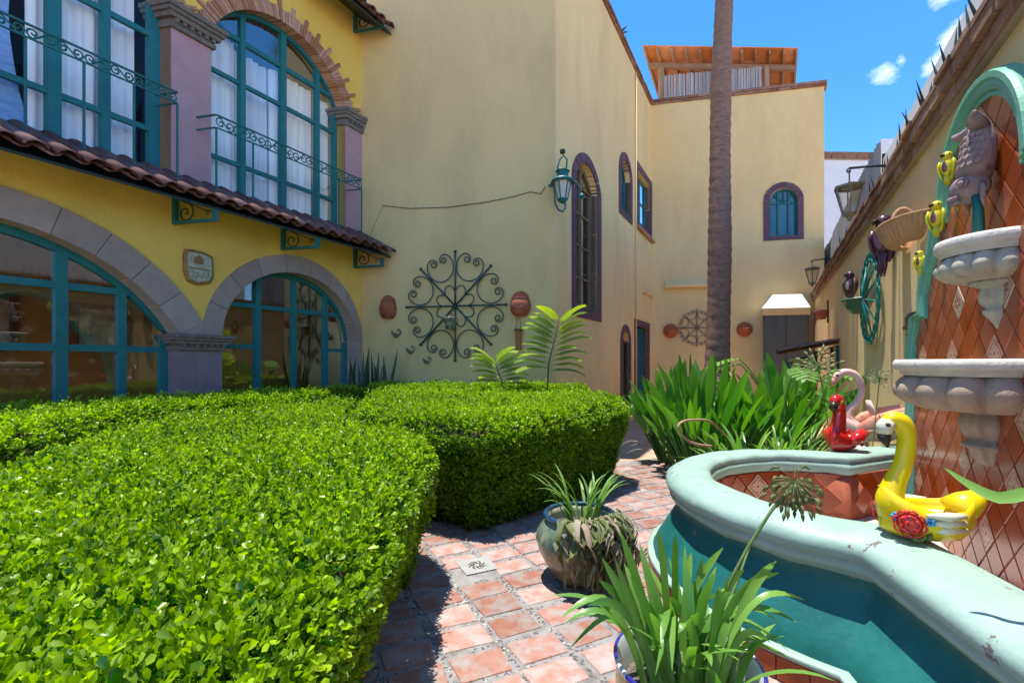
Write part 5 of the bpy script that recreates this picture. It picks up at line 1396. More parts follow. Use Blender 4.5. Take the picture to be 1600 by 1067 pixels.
def swan(name, label, base, fwd, L, W, H, col_body, col_neck, necks, rad, col_tail, tail_up=.20, inner='bare_clay', hull_top=None, cat='swan planter', kx=1, kz=1):
    """open boat-shaped body, curved neck with head and beak; fwd points the way the head looks"""
    f = Vector(fwd).normalized(); s = Zv.cross(f); t = thing(name, base, label, cat, 'ceramic swans on the fountain rim')
    P = lambda x, y, z: base+f*(x*kx)+s*y+Zv*(z*kz)
    K = 15; rings = []; xs = [-.50, -.46, -.38, -.25, -.1, .05, .2, .32, .42, .48, .50]
    for x in xs:
        u = x/.5; w = W/2*max(.05, (1-abs(u)**2.6))**.62*(1.0 if u > -.4 else 1-.35*(abs(u)-.4)/.6)
        zt = H*(.80+.30*max(0, u)**2+.10*u*u+tail_up*4*max(0, -u-.35)**1.5); zb = H*(.01+.22*abs(u)**3+.35*max(0, -u-.45)**1.2)
        ring = []
        for i in range(K+1):
            a = math.pi*i/K; cy = -math.cos(a); sz = math.sin(a)
            ring.append(P(x*L, w*(abs(cy)**.85)*(1 if cy > 0 else -1)*(1-.16*max(0, 1-2.2*sz)), zb+(zt-zb)*(1-sz**.88)))
        wi = w*.84
        for i in range(K+1):
            a = math.pi*(1-i/K); cy = -math.cos(a); sz = math.sin(a)
            ring.append(P(x*L*.95, wi*(abs(cy)**.75)*(1 if cy > 0 else -1)*.98, zt-.001-(zt-zb)*.42*sz**.6))
        rings.append(ring)
    body = MB().loft(rings).build('body', col_body, t, True)
    e = []
    for i in range(24):
        q = 2*math.pi*i/24; e.append(P(.02*L+.34*L*math.cos(q), W*.30*math.sin(q), H*.52))
    MB().add(e, [tuple(range(24))]).build('soil', 'grey_soil', body)
    return t, P, body
def neck(t, P, pts, rad, m_, name='neck'):
    # smooth the control points with a Catmull-Rom spline
    C = [pts[0]]+list(pts)+[pts[-1]]; rr = [rad[0]]+list(rad)+[rad[-1]]; out = []; ro = []
    for i in range(1, len(C)-2):
        for k in range(6):
            u = k/6
            def cr(a, b, c, d): return .5*(2*b+(c-a)*u+(2*a-5*b+4*c-d)*u*u+(3*b-a-3*c+d)*u**3)
            out.append(P(*[cr(C[i-1][j], C[i][j], C[i+1][j], C[i+2][j]) for j in range(3)])); ro.append(cr(rr[i-1], rr[i], rr[i+1], rr[i+2]))
    out.append(P(*pts[-1])); ro.append(rad[-1])
    return MB().tube(out, ro, 14).build(name, m_, t, True)

# yellow swan with a rose, at the near corner
yb = gnd(1448, 842, ZR+.006)
sy = yb.y/FPX            # metres per photo pixel here
t, P, body = swan('yellow_swan', 'yellow glazed swan planter with red rose relief on the near rim', yb, (-.97, .22, 0), .46, .29, .20, 'glaze_yellow', 'glaze_yellow', None, None, 'glaze_yellow', .10, kx=.84, kz=1.0)
neck(t, P, [(.15, 0, .09), (.178, 0, .17), (.158, 0, .25), (.118, 0, .34), (.098, 0, .43), (.100, 0, .50), (.125, 0, .548), (.165, 0, .560), (.198, 0, .542)], [.062, .058, .046, .039, .037, .038, .040, .036, .028], 'glaze_yellow')
MB().tube([P(.180, 0, .550), P(.205, 0, .525), P(.208, 0, .490)], [.034, .036, .030], 10).build('face', 'glaze_white', t, True)
MB().tube([P(.208, 0, .492), P(.205, 0, .465), P(.190, 0, .425)], [.030, .026, .006], 10).build('beak', 'beak_dark', t, True)
for sgn in (1, -1): MB().ball(P(.205, sgn*.028, .535), .012, 8, 6).build('eye', 'beak_dark', t, True)
MB().tube([P(-.13, 0, .14), P(-.19, 0, .175), P(-.235, 0, .195), P(-.262, 0, .185)], [.07, .062, .05, .03], 12).build('tail', 'glaze_yellow', t, True)
for sgn in (1, -1):
    # cream wing lobes along the side
    for k in range(3):
        z = .135-.034*k; x0 = .085-.02*k; x1 = -.085-.01*k
        MB().tube([P(x0, sgn*(.130-.010*k), z+.01), P(0, sgn*(.147-.012*k), z+.016), P(x1, sgn*(.133-.012*k), z+.02)], [.010, .021, .012], 8).build('wing_lobe', 'glaze_white', t, True)
    rc = P(.150, sgn*.108, .10); od = (P(.145, sgn*1.1, .085)-P(0, 0, .085)); od = (P(.6, sgn*.8, 0)-P(0, 0, 0)).normalized(); tx = od.cross(Zv).normalized()
    disc = MB(); disc.v = [rc-od*.01]+[rc-od*.012+(tx*math.cos(q)+Zv*math.sin(q))*.068 for q in [2*math.pi*i/20 for i in range(20)]]
    MB().lathe([(.001, .0), (.001, .0)], rc, 3)
    rm = MB().ball(rc, .050, 12, 8, 1, 1, 1)
    rm.v = [rc+(v-rc)-od*((v-rc).dot(od))*.55 for v in rm.v]; rose = rm.build('rose', 'rose_red', t, True)
    for ring_, n_p, r_ in ((0, 1, .0), (1, 5, .022), (2, 8, .042)):
        for k in range(n_p):
            q = 2*math.pi*k/n_p+ring_*.5; c = rc+od*(.024-.008*ring_)+(tx*math.cos(q)+Zv*math.sin(q))*r_
            pts = [c+(tx*math.cos(q+w)+Zv*math.sin(q+w))*(.013+.003*ring_) for w in (-1.6, -.8, 0, .8, 1.6)]
            MB().tube(pts, .0055, 5).build('petal', 'rose_red', rose, True)
    for (x, z) in ((.075, .105), (.195, .105)):
        c = P(x, sgn*(.136 if x < .1 else .075), z+.015); fm = MB()
        for k in range(5): fm.ball(c+(tx*math.cos(k*1.257)+Zv*math.sin(k*1.257))*.012, .009, 6, 4)
        fm.build('blue_flower', 'flower_blue', t, True)
    for (x, z, w) in ((.085, .045, -.5), (.11, .03, .2), (.06, .065, -1.2)):
        c = P(x, sgn*.125, z); MB().tube([c, c+(tx*math.cos(w)+Zv*math.sin(w))*.02, c+(tx*math.cos(w)+Zv*math.sin(w))*.045], [.004, .012, .002], 6).build('painted_leaf', 'leaf_paint', t, True)

# red swan on the far rim
rb = gnd(1316, 703, ZR+.006)
t, P, body = swan('red_swan', 'red glazed swan planter with brown wings on the far rim', rb, (-.86, -.50, 0), .37, .27, .17, 'glaze_red', 'glaze_red', None, None, 'glaze_red', .10)
neck(t, P, [(.04, 0, .06), (.10, 0, .13), (.075, 0, .22), (.055, 0, .32), (.055, 0, .41), (.085, 0, .47), (.125, 0, .475), (.15, 0, .44)], [.09, .085, .065, .056, .054, .056, .052, .036], 'glaze_red')
MB().tube([P(.145, 0, .455), P(.168, 0, .405), P(.150, 0, .365)], [.040, .034, .010], 10).build('beak', 'beak_dark', t, True)
for sgn in (1, -1):
    MB().ball(P(.115, sgn*.042, .465), .022, 10, 6).build('eye_patch', 'gold_brown', t, True)
    MB().tube([P(.06, sgn*.09, .09), P(-.02, sgn*.125, .135), P(-.10, sgn*.125, .165), P(-.16, sgn*.10, .19)], [.03, .055, .05, .015], 12).build('wing', 'glaze_red', t, True)
    for k in range(4):
        MB().tube([P(-.06-.02*k, sgn*.135, .055+.028*k), P(-.11-.015*k, sgn*.12, .06+.028*k), P(-.16, sgn*.08, .07+.026*k)], [.008, .016, .006], 6).build('feather', 'gold_brown', t, True)
# pink swan behind it
pb = gnd(1362, 690, ZR+.006)
t, P, body = swan('pink_swan', 'pale pink swan planter with salmon wings and thin arched neck on the far rim', pb, (-.93, .35, 0), .56, .32, .22, 'swan_pink', 'swan_pink', None, None, 'glaze_salmon', .12, inner='glaze_salmon')
neck(t, P, [(.13, 0, .12), (.20, 0, .22), (.20, 0, .31), (.135, 0, .40), (.095, 0, .50), (.095, 0, .60), (.135, 0, .69), (.205, 0, .73), (.275, 0, .715), (.325, 0, .66)], [.085, .062, .046, .038, .034, .034, .036, .038, .040, .036], 'swan_pink')
MB().tube([P(.315, 0, .675), P(.345, 0, .62), P(.372, 0, .565)], [.036, .026, .006], 10).build('beak', 'glaze_salmon', t, True)
for sgn in (1, -1):
    MB().ball(P(.315, sgn*.034, .695), .013, 8, 6).build('eye', 'beak_dark', t, True)
    rg = []
    for (x, y, z, w, h) in ((.16, .13, .14, .03, .05), (.05, .165, .19, .035, .10), (-.10, .165, .24, .035, .11), (-.24, .13, .30, .03, .085), (-.36, .08, .36, .02, .045), (-.43, .05, .39, .006, .01)):
        rg.append([P(x, sgn*(y+w*math.cos(2*math.pi*i/10)), z+h*math.sin(2*math.pi*i/10)) for i in range(10)])
    MB().loft(rg).build('wing', 'glaze_salmon', t, True)
    for k in range(4):
        MB().tube([P(.10-.05*k, sgn*(.195), .13+.05*k), P(-.08-.05*k, sgn*.19, .17+.055*k), P(-.22-.05*k, sgn*.13, .22+.055*k)], [.006, .013, .003], 6).build('feather', 'swan_pink', t, True)
rg = []
for (z, x, w) in ((.10, -.10, .10), (.24, -.02, .12), (.36, .03, .11), (.44, .05, .05)):
    rg.append([P(x+.02*math.cos(2*math.pi*i/12), w*math.sin(2*math.pi*i/12)+.06, z) for i in range(12)])
MB().loft(rg).build('back_feather', 'swan_pink', t, True)
# ================================================================ plants
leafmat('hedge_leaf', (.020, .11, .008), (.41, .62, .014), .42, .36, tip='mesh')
leafmat('strelitzia', (.055, .19, .028), (.17, .37, .05), .36, .32)
leafmat('strap_green', (.085, .24, .04), (.24, .43, .08), .35, .35)
leafmat('strap_pale', (.13, .28, .06), (.27, .42, .09), .35, .4)
leafmat('fern_green', (.16, .30, .06), (.42, .50, .06), .45, .45)
leafmat('palm_green', (.04, .10, .02), (.08, .16, .03), .25, .4)
leafmat('snake_green', (.02, .055, .035), (.045, .085, .055), .1, .35)
leafmat('dry_leaf', (.30, .24, .15), (.48, .42, .33), .3, .8)
leafmat('dry_green', (.11, .15, .045), (.21, .23, .09), .3, .6)
leafmat('umbel_green', (.22, .28, .12), (.42, .44, .26), .3, .6)
mat('stem_brown', (.12, .07, .045), (.17, .11, .07), 20, .8, .3, 60); mat('stem_green', (.10, .17, .05), (.16, .23, .07), 12, .6)
mat('twig_mass', (.030, .030, .012), (.05, .04, .018), 8, .95, .6, 25)
mat('palm_bark', (.20, .11, .08), (.33, .20, .145), 7, .95, .9, 22, stretch=(1, 1, 5), c3=(.12, .08, .06), s3=3, lo3=.55, hi3=.72)
mat('dark_litter', (.05, .035, .025), (.10, .07, .05), 30, .95, .8, 60)

def pdist(P, poly):
    """distance to the outline and outward direction, points inside the polygon"""
    best = np.full(len(P), 1e9); nx = np.zeros((len(P), 2))
    for i in range(len(poly)):
        a = np.array(poly[i]); b = np.array(poly[(i+1) % len(poly)]); d = b-a; L2 = d@d
        t = np.clip(((P-a)@d)/L2, 0, 1); q = a+t[:, None]*d; v = q-P; dist = np.hypot(v[:, 0], v[:, 1])
        m = dist < best; best[m] = dist[m]; nx[m] = (v/np.maximum(dist, 1e-6)[:, None])[m]
    return best, nx
def pin(P, poly):
    c = np.zeros(len(P), bool)
    for i in range(len(poly)):
        (x1, y1), (x2, y2) = poly[i], poly[i-1]
        m = ((y1 > P[:, 1]) != (y2 > P[:, 1]))
        with np.errstate(divide='ignore', invalid='ignore'):
            c ^= m & (P[:, 0] < (x2-x1)*(P[:, 1]-y1)/(y2-y1)+x1)
    return c
def fbm(P, s, k=0):
    x, y, z = P[:, 0]*s+k, P[:, 1]*s+k*1.7, P[:, 2]*s
    return (np.sin(x*1.3+1.7*np.sin(y*.9+z))+np.sin(y*1.7+1.3*np.sin(z*1.1+x))+np.sin(z*1.9+x*.6+1.1*np.sin(y*1.4)))/3
def leaves_np(C, Nn, Lf, Wd, spread, tintv, big=False):
    """C base, Nn axis; one leaf each: 5 vertices, 4 triangles, cupped"""
    n = len(C); rnd = rng.normal(size=(n, 3)); d = Nn+rnd*spread; d /= np.linalg.norm(d, axis=1)[:, None]
    up = rng.normal(size=(n, 3)); s = np.cross(d, up); s /= np.linalg.norm(s, axis=1)[:, None]; u = np.cross(s, d)
    L = Lf[:, None]; W = Wd[:, None]
    if big:
        cv = rng.uniform(-.12, .10, (n, 1))
        V = np.stack([C, C+d*L*.40+s*W*.72+u*W*.30, C+d*L*.78+s*W*.92+u*(W*.35+L*cv*.5), C+d*L+u*L*cv, C+d*L*.78-s*W*.92+u*(W*.35+L*cv*.5), C+d*L*.40-s*W*.72+u*W*.30, C+d*L*.56], 1).reshape(-1, 3)
        F = np.array([[6, 0, 1], [6, 1, 2], [6, 2, 3], [6, 3, 4], [6, 4, 5], [6, 5, 0]]); k = 7
    else:
        V = np.stack([C, C+d*L*.62+s*W+u*W*.35, C+d*L*.55, C+d*L*.62-s*W+u*W*.35, C+d*L+u*L*rng.uniform(-.15, .1, (n, 1))], 1).reshape(-1, 3)
        F = np.array([[0, 1, 2], [0, 2, 3], [2, 1, 4], [2, 4, 3]]); k = 5
    F = (F[None]+np.arange(n)[:, None, None]*k).reshape(-1, 3)
    return V, F, np.repeat(tintv, k)
def hedge(poly, hfun, label, dens, leaf, rr=.16, faces=None, side_dens=None, bald=.0, big=False):
    poly = [tuple(p) for p in poly]; xs = [p[0] for p in poly]; ys = [p[1] for p in poly]
    cx, cy = sum(xs)/len(xs), sum(ys)/len(ys)
    ar = abs(sum(poly[i][0]*poly[i-1][1]-poly[i-1][0]*poly[i][1] for i in range(len(poly))))/2
    area2 = sum(poly[i][0]*poly[(i+1) % len(poly)][1]-poly[(i+1) % len(poly)][0]*poly[i][1] for i in range(len(poly)))
    sg = 1 if area2 > 0 else -1
    t = thing('hedge', (cx, cy, 0), label, 'hedge', 'clipped box hedges of the parterre')
    Cs, Ns, Ts = [], [], []
    # top
    n = int(ar*dens*(max(xs)-min(xs))*(max(ys)-min(ys))/ar); P = np.stack([rng.uniform(min(xs), max(xs), n), rng.uniform(min(ys), max(ys), n)], 1); P = P[pin(P, poly)]
    # keep only what a sight line near the photograph's can meet at full density
    dist, nx = pdist(P, poly); H = hfun(P[:, 0], P[:, 1])
    e = np.clip((rr-dist)/rr, 0, 1); drop = rr*(1-np.sqrt(np.maximum(0, 1-e*e)))
    P3 = np.c_[P, H-drop]; lump = fbm(P3, 3.4)*.028+fbm(P3, 12, 3)*.030+np.abs(rng.normal(size=len(P3)))*.026-.018; P3[:, 2] += lump
    Nn = np.c_[nx*e[:, None], np.sqrt(np.maximum(.05, 1-e*e))]
    hole = fbm(P3, 7.5, 21); P3[:, 2] -= np.clip(hole-.30, 0, 1)*.11; stray = rng.uniform(0, 1, len(P3)) < .05; P3[:, 2] += stray*rng.uniform(.02, .07, len(P3))
    Cs.append(P3); Ns.append(Nn); Ts.append(fbm(P3, 2.2, 5)*.20+rng.normal(size=len(P3))*.24+.50)
    # sides
    for i in range(len(poly)):
        a = np.array(poly[i]); b = np.array(poly[(i+1) % len(poly)]); L = np.hypot(*(b-a)); d = (b-a)/L; out = np.array([d[1], -d[0]])*sg
        if faces is not None and i not in faces: continue
        n = int(L*1.0*(side_dens or dens)); u = rng.uniform(0, 1, n); Q = a+(b-a)*u[:, None]; H = hfun(Q[:, 0], Q[:, 1])-rr*.8
        z = H*rng.uniform(.02, 1, n); Q3 = np.c_[Q, z]
        off = fbm(Q3, 3.2, 9)*.055+fbm(Q3, 9, 2)*.035+np.abs(rng.normal(size=n))*.02-.26*np.clip(1-z/H, 0, 1)**1.15
        Q3[:, :2] += out*off[:, None]
        keep = rng.uniform(0, 1, n) > bald*np.clip(1-z/.75, 0, 1)
        Cs.append(Q3[keep]); Ns.append(np.c_[np.repeat(out[None], n, 0)*.8, np.full(n, .45)][keep]); Ts.append((rng.normal(size=n)*.15+.30-.12*np.clip(1-z/.6, 0, 1))[keep])  # side leaves tinted darker, lower ones more: the face's shade put into the colour
    C = np.concatenate(Cs); Nn = np.concatenate(Ns); T = np.concatenate(Ts)
    n = len(C); Nn += rng.normal(size=(n, 3))*.30; Nn /= np.linalg.norm(Nn, axis=1)[:, None]
    # each shoot carries leaves in pairs
    k = 6; st = rng.uniform(.9, 2.4, n)*leaf
    base = C-Nn*st[:, None]*.5
    CC, NN, TT, LL = [], [], [], []
    for j in range(k):
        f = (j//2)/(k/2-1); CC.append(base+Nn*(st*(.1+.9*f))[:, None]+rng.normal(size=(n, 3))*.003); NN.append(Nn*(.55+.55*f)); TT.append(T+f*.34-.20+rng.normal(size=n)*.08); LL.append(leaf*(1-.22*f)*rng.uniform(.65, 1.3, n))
    CC, NN, TT, LL = np.concatenate(CC), np.concatenate(NN), np.concatenate(TT), np.concatenate(LL)
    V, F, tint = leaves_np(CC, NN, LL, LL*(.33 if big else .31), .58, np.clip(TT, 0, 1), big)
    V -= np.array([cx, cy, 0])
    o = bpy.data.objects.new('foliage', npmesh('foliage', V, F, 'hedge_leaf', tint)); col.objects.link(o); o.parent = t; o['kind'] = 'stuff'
    # twigs inside
    m = MB(); K = len(poly); cc = Vector((cx, cy, 0))
    def insetp(d):
        out = []
        for i in range(K):
            a, b, c = Vector(poly[i-1]), Vector(poly[i]), Vector(poly[(i+1) % K])
            n1 = (b-a).normalized(); n2 = (c-b).normalized(); nn = Vector((-(n1.y+n2.y), n1.x+n2.x))*sg; nn.normalize(); out.append(b+nn*d)
        return out
    r0 = insetp(.36); r1 = insetp(.09); r2 = insetp(.22)
    hh = lambda p, d: float(hfun(np.array([p.x]), np.array([p.y]))[0])-d
    m.loft([[(p.x, p.y, -.02) for p in r0], [(p.x, p.y, hh(p, .25)) for p in r1], [(p.x, p.y, hh(p, .085)) for p in r2]])
    m.build('branch_core', 'twig_mass', t)
    return t
flath = lambda h, k=0, y0=0: (lambda x, y: h+k*(y-y0))
polyA = [(-.40, .30), (-.44, 1.1), (-.53, 1.9), (-.63, 2.9), (-.58, 3.35), (-.75, 3.72), (-1.45, 4.45), (-2.10, 5.2), (-2.30, 6.3), (-2.30, 7.2), (-2.62, 7.25), (-3.45, 5.4), (-3.45, 4.2), (-2.95, 2.75), (-2.3, 1.2), (-1.7, .30)]
hedge(polyA, flath(1.0), 'bright green clipped hedge filling the near left corner', 3100, .030, .13, faces=[0, 1, 2, 3, 4, 5, 6, 7, 8, 10, 11, 12, 13], big=True)
polyB = [(-.62, 4.30), (-.30, 4.16), (.05, 4.40), (.35, 4.72), (.95, 5.35), (1.45, 5.95), (1.52, 6.35), (1.30, 6.75), (.3, 6.85), (-1.2, 7.0), (-2.0, 7.25), (-2.05, 6.5), (-1.80, 5.3), (-1.1, 4.6)]
hedge(polyB, flath(1.03, .045, 4.2), 'rounded clipped hedge block in the middle with a dark shaded front face', 2300, .033, .14, faces=[0, 1, 2, 3, 4, 5, 6, 10, 11, 12, 13], side_dens=2900, bald=.35)
polyC = [(-2.5, 8.45), (-2.4, 7.50), (-.6, 7.25), (.9, 7.05), (1.25, 7.2), (1.22, 7.75), (.55, 7.95), (-1.0, 8.35)]
hedge(polyC, flath(1.19), 'far clipped hedge row along the cross wall under the iron wheel', 1700, .037, .13, faces=[0, 1, 2, 3, 4])
polyD = [(-3.45, 2.5), (-3.62, 4.2), (-3.55, 5.6), (-2.70, 7.0), (-2.55, 8.5), (-3.0, 8.55), (-5.25, 4.45), (-6.1, 2.9)]
hedge(polyD, flath(1.13), 'clipped hedge row along the house front below the stone arches', 1700, .036, .13, faces=[0, 1, 2, 3])

# ---- leaf builders
def ribbon(path, width, fold=.25, side=None):
    """leaf blade along a path, with a channel down the middle"""
    m = MB(); n = len(path); rows = []
    for i, p in enumerate(path):
        t = (path[min(i+1, n-1)]-path[max(i-1, 0)]).normalized()
        s = side if side is not None else t.cross(Zv)
        s = (s-t*s.dot(t))
        if s.length < 1e-4: s = t.orthogonal()
        s.normalize(); u = s.cross(t)
        if u.z < 0 and abs(t.z) < .95: u = -u
        w = width[i]; m.v += [p-s*w+u*w*fold, p, p+s*w+u*w*fold]
    for i in range(n-1):
        k = i*3; m.f += [(k, k+1, k+4, k+3), (k+1, k+2, k+5, k+4)]
    return m
def arcpath(base, az, el, L, droop, n=9, sway=0):
    p = Vector(base); out = [p.copy()]; e = el; a = az
    for i in range(n):
        d = Vector((math.cos(a)*math.cos(e), math.sin(a)*math.cos(e), math.sin(e))); p = p+d*(L/n); out.append(p.copy()); e -= droop/n*(.4+1.2*i/n); a += sway/n
    return out
def strap(parent, base, az, el, L, droop, w, m_='strap_green', sway=0, name='leaf', blunt=False, fold=.25):
    path = arcpath(base, az, el, L, droop, 10, sway); n = len(path)
    ws = [w*(.75+.5*(i/(n-1)) if i < n*.5 else 1.0)*(1-max(0, (i/(n-1)-.62)/.38)**(2.6 if blunt else 1.5)) + .0008 for i in range(n)]
    return ribbon(path, ws, fold).build(name, m_, parent, True)
def paddle(parent, base, az, el, Lp, Lb, w, droop, m_='strelitzia'):
    """bird-of-paradise leaf: long stalk and a keeled blade"""
    path = arcpath(base, az, el, Lp, droop*.35, 5); e2 = (path[-1]-path[-2]).normalized()
    m = MB(); m.tube(path, [.016, .014, .012, .011, .010, .009], 5)
    el2 = math.asin(max(-1, min(1, e2.z)))
    bp = arcpath(path[-1], az+random.uniform(-.15, .15), el2, Lb, droop, 9); n = len(bp)
    ws = [w*math.sin(math.pi*min(1, (.06+.94*(i/(n-1))**.85)))**.75+.001 for i in range(n)]
    side = Vector((-math.sin(az+random.uniform(-.9, .9)), math.cos(az+random.uniform(-.9, .9)), random.uniform(-.3, .3)))
    r = ribbon(bp, ws, .45, side); m.add(r.v, r.f)
    return m.build('leaf', m_, parent, True)
def clump_strel(c, n, label, hmin, hmax, spread, rad, seed):
    random.seed(seed); t = thing('bird_of_paradise', c, label, 'plant', 'bird-of-paradise clumps'); c = Vector(c)
    for i in range(n):
        az = random.uniform(0, 2*math.pi); f = random.random()**.6; lean = f*spread
        b = c+Vector((math.cos(az), math.sin(az), 0))*(rad*f); h = random.uniform(hmin, hmax)*(1-.28*f)
        if i % 11 == 5: strap(t, b, az, R(60)-lean*.5, h*.7, 1.9, .016, 'dry_leaf', random.uniform(-.5, .5))
        paddle(t, b, az+random.uniform(-.3, .3), R(89)-lean*.8, h*.58, h*.46, random.uniform(.042, .085), random.uniform(.05, .35)*(.3+f))
    return t
bp1 = gnd(1050, 722); bp1 = Vector((bp1.x, bp1.y, 0))
clump_strel(bp1, 105, 'left bird-of-paradise clump with upright paddle leaves beside the hedge end', 1.1, 1.75, .62, .22, 3)
clump_strel((2.75, 6.6, 0), 95, 'big bird-of-paradise clump in front of the palm base', 1.15, 1.85, .65, .34, 4)
clump_strel((3.75, 6.8, 0), 85, 'right bird-of-paradise clump leaning towards the garden wall', 1.05, 1.72, .75, .34, 5)
clump_strel((4.55, 7.55, 0), 70, 'farthest bird-of-paradise clump in front of the hearth', 1.2, 1.95, .75, .34, 8)
def clump_strap(c, n, label, L, w, name='agapanthus', m_='strap_green', seed=1, el0=35, el1=85, droop=1.1, rad=.1, cat='plant', grp='strap-leaved clumps in the bed', blunt=False):
    random.seed(seed); t = thing(name, c, label, cat, grp); c = Vector(c)
    for i in range(n):
        az = 2*math.pi*(i*.381966+random.uniform(-.05, .05)); el = R(random.uniform(el0, el1)); l = L*random.uniform(.7, 1.1)
        strap(t, c+Vector((math.cos(az), math.sin(az), 0))*rad*random.random(), az, el, l, droop*random.uniform(.6, 1.4), w*random.uniform(.8, 1.2), m_, random.uniform(-.4, .4), blunt=blunt)
    return t
clump_strap(at(1165, 700, 5.3)*1.0-Vector((0, 0, at(1165, 700, 5.3).z)), 64, 'bright green agapanthus clump just behind the basin rim', .98, .022, seed=2)
q = at(1250, 690, 5.6); q.z = 0
clump_strap(q, 60, 'pale narrow-leaved clump behind the red swan', .92, .013, m_='strap_pale', seed=3, name='spider_plant')
q = at(1215, 650, 6.0); q.z = 0
clump_strap(q, 40, 'loose green clump between the agapanthus and the stone bench', 1.0, .016, seed=6, el0=45)
# seed heads of agapanthus
def umbel(t, top, base, r, n, m_='umbel_green', droop=0, mid=None, sr=.007):
    pts = [base, mid if mid else base.lerp(top, .5)+Vector((.01, 0, .0)), top]
    C = [pts[0].lerp(pts[1], i/6)*(1-i/6)+pts[1].lerp(pts[2], i/6)*(i/6) for i in range(7)]
    MB().tube(C, [sr*1.2]*3+[sr]*4, 6).build('stalk', 'stem_green', t, True)
    for i in range(n):
        y = 1-2*(i+.5)/n; a = i*2.39996; rr = math.sqrt(1-y*y)
        d = Vector((rr*math.cos(a), rr*math.sin(a), y*.8+.1-droop)).normalized(); L = r*random.uniform(.55, 1.12)
        p0 = top+d*L*.55-Zv*droop*L*.2; p1 = top+d*L-Zv*droop*L*.7
        mb = MB(); mb.tube([top, p0, p1], [.0014, .0014, .003], 4)
        mb.tube([p1, p1+(d-Zv*droop).normalized()*L*.16, p1+(d-Zv*droop*2).normalized()*L*.36], [.003, .0085*r/.1, .002], 5)
        mb.build('seed_pod', m_, t, True)
random.seed(20)
for (px, py, dep, r, lab, bx) in ((1279, 573, 4.9, .17, 'green agapanthus seed head above the red swan', 1308), (1374, 591, 4.6, .085, 'small agapanthus seed head in front of the garden wall', 1355)):
    top = at(px, py, dep); b = at(bx, 690, dep); 
    t = thing('seed_head', Vector((b.x, b.y, 0)), lab, 'seed head', 'agapanthus seed heads'); umbel(t, top, Vector((b.x, b.y, .3)), r, 46, sr=.005)
    MB().tube([Vector((b.x, b.y, .0)), Vector((b.x, b.y, .31))], .006, 6).build('stalk_foot', 'stem_green', t)

# ---- palm
random.seed(31)
pb0 = at(1117, 560, 9.8); pb0.z = 0
palm = thing('palm_tree', pb0, 'tall palm with slender ringed brown trunk in front of the rear wing', 'tree')
rings = []; NR = 190; HP = 14.0
def ptrunk(z): return Vector((pb0.x+.20*(z/9.3)+.03*math.sin(z*.7), pb0.y+.02*math.sin(z*.9), z))
def prad(z): return .262-.0085*z+.14*math.exp(-z/.35)+.012*math.sin(z*1.9)*math.exp(-z/9)
for i in range(NR+1):
    z = HP*i/NR; c = ptrunk(z); r = prad(z)*(1+.03*mnoise.noise(Vector((0, 0, z*1.7)))+(.034*random.uniform(.3, 1.2) if i % 3 == 0 else -.014)+random.uniform(-.008, .008))
    rings.append([c+Vector((math.cos(a), math.sin(a), .0))*(r*(1+.010*math.sin(5*a+i*.7)+random.uniform(-.012, .012)))+Zv*(.012*math.sin(2*a+i)) for a in [2*math.pi*j/26 for j in range(26)]])
MB().loft(rings).build('trunk', 'palm_bark', palm, True)
crown = None
for k in range(26):
    az = k*2.39996; el = R(75-4.8*k+random.uniform(-6, 6)); path = arcpath(ptrunk(HP)+Vector((0, 0, random.uniform(-.2, .3))), az, el, 2.5, 1.2, 14)
    m = MB(); m.tube(path, [.03-.0018*i for i in range(len(path))], 4)
    for i in range(3, len(path)):
        for s in (1, -1):
            for j in range(3):
                p = path[i-1].lerp(path[i], j/3); tn = (path[i]-path[i-1]).normalized(); sd2 = tn.cross(Zv).normalized()*s
                d = (sd2*.8+tn*.55-Zv*.25).normalized(); L = .62*math.sin(math.pi*(.12+.8*i/len(path)))
                m.add([p, p+d*L*.5+Zv*.018+tn*.018, p+d*L-Zv*.12, p+d*L*.5-tn*.018], [(0, 1, 2, 3)])
    if crown is None: crown = m.build('crown', 'palm_green', palm)
    else: m.build('frond', 'palm_green', crown)
# dry litter and fibre at the foot of the palm
q = at(1100, 552, 9.2); q.z = 0
random.seed(5); t = thing('dead_leaf_heap', q, 'grey-brown heap of dead leaves round the palm foot', 'dead leaves')
for i in range(60):
    az = random.uniform(0, 6.28); strap(t, q+Vector((random.uniform(-.9, .7), random.uniform(-.2, .3), random.uniform(.7, 1.35))), az, random.uniform(-.6, .9), random.uniform(.25, .5), 1.8, .02, 'dry_leaf')
MB().lathe([(.95, 0), (.8, .5), (.55, .95), (.3, 1.3), (.02, 1.4)], q, 16, rfun=lambda r, z, a: r*(1+.12*math.sin(5*a+z*4))).build('heap', 'dark_litter', t, True)
# split-leaf plant in front of the hearth
random.seed(9); q = at(1215, 560, 8.3); q.z = 0
t = thing('split_leaf_plant', q, 'lush plant with large split leaves in front of the hearth', 'plant')
for i in range(20):
    az = random.uniform(0, 6.28); el = R(random.uniform(55, 85)); path = arcpath(q, az, el, random.uniform(1.5, 2.15), .9, 8)
    m = MB(); m.tube(path, [.018]*5+[.013]*4, 5)
    bpth = arcpath(path[-1], az, -.1, .62, .8, 7)
    for j in range(1, len(bpth)):
        tn = (bpth[j]-bpth[j-1]).normalized(); sd2 = tn.cross(Zv).normalized()
        for s in (1, -1):
            L = .26*math.sin(math.pi*(.15+.8*j/len(bpth))); p = bpth[j-1]; d = (sd2*s+tn*.5-Zv*.15).normalized()
            m.add([p, p+tn*.06, p+tn*.05+d*L, p+d*L*.9-tn*.01], [(0, 1, 2, 3)])
    m.build('leaf', 'strap_green', t, True)
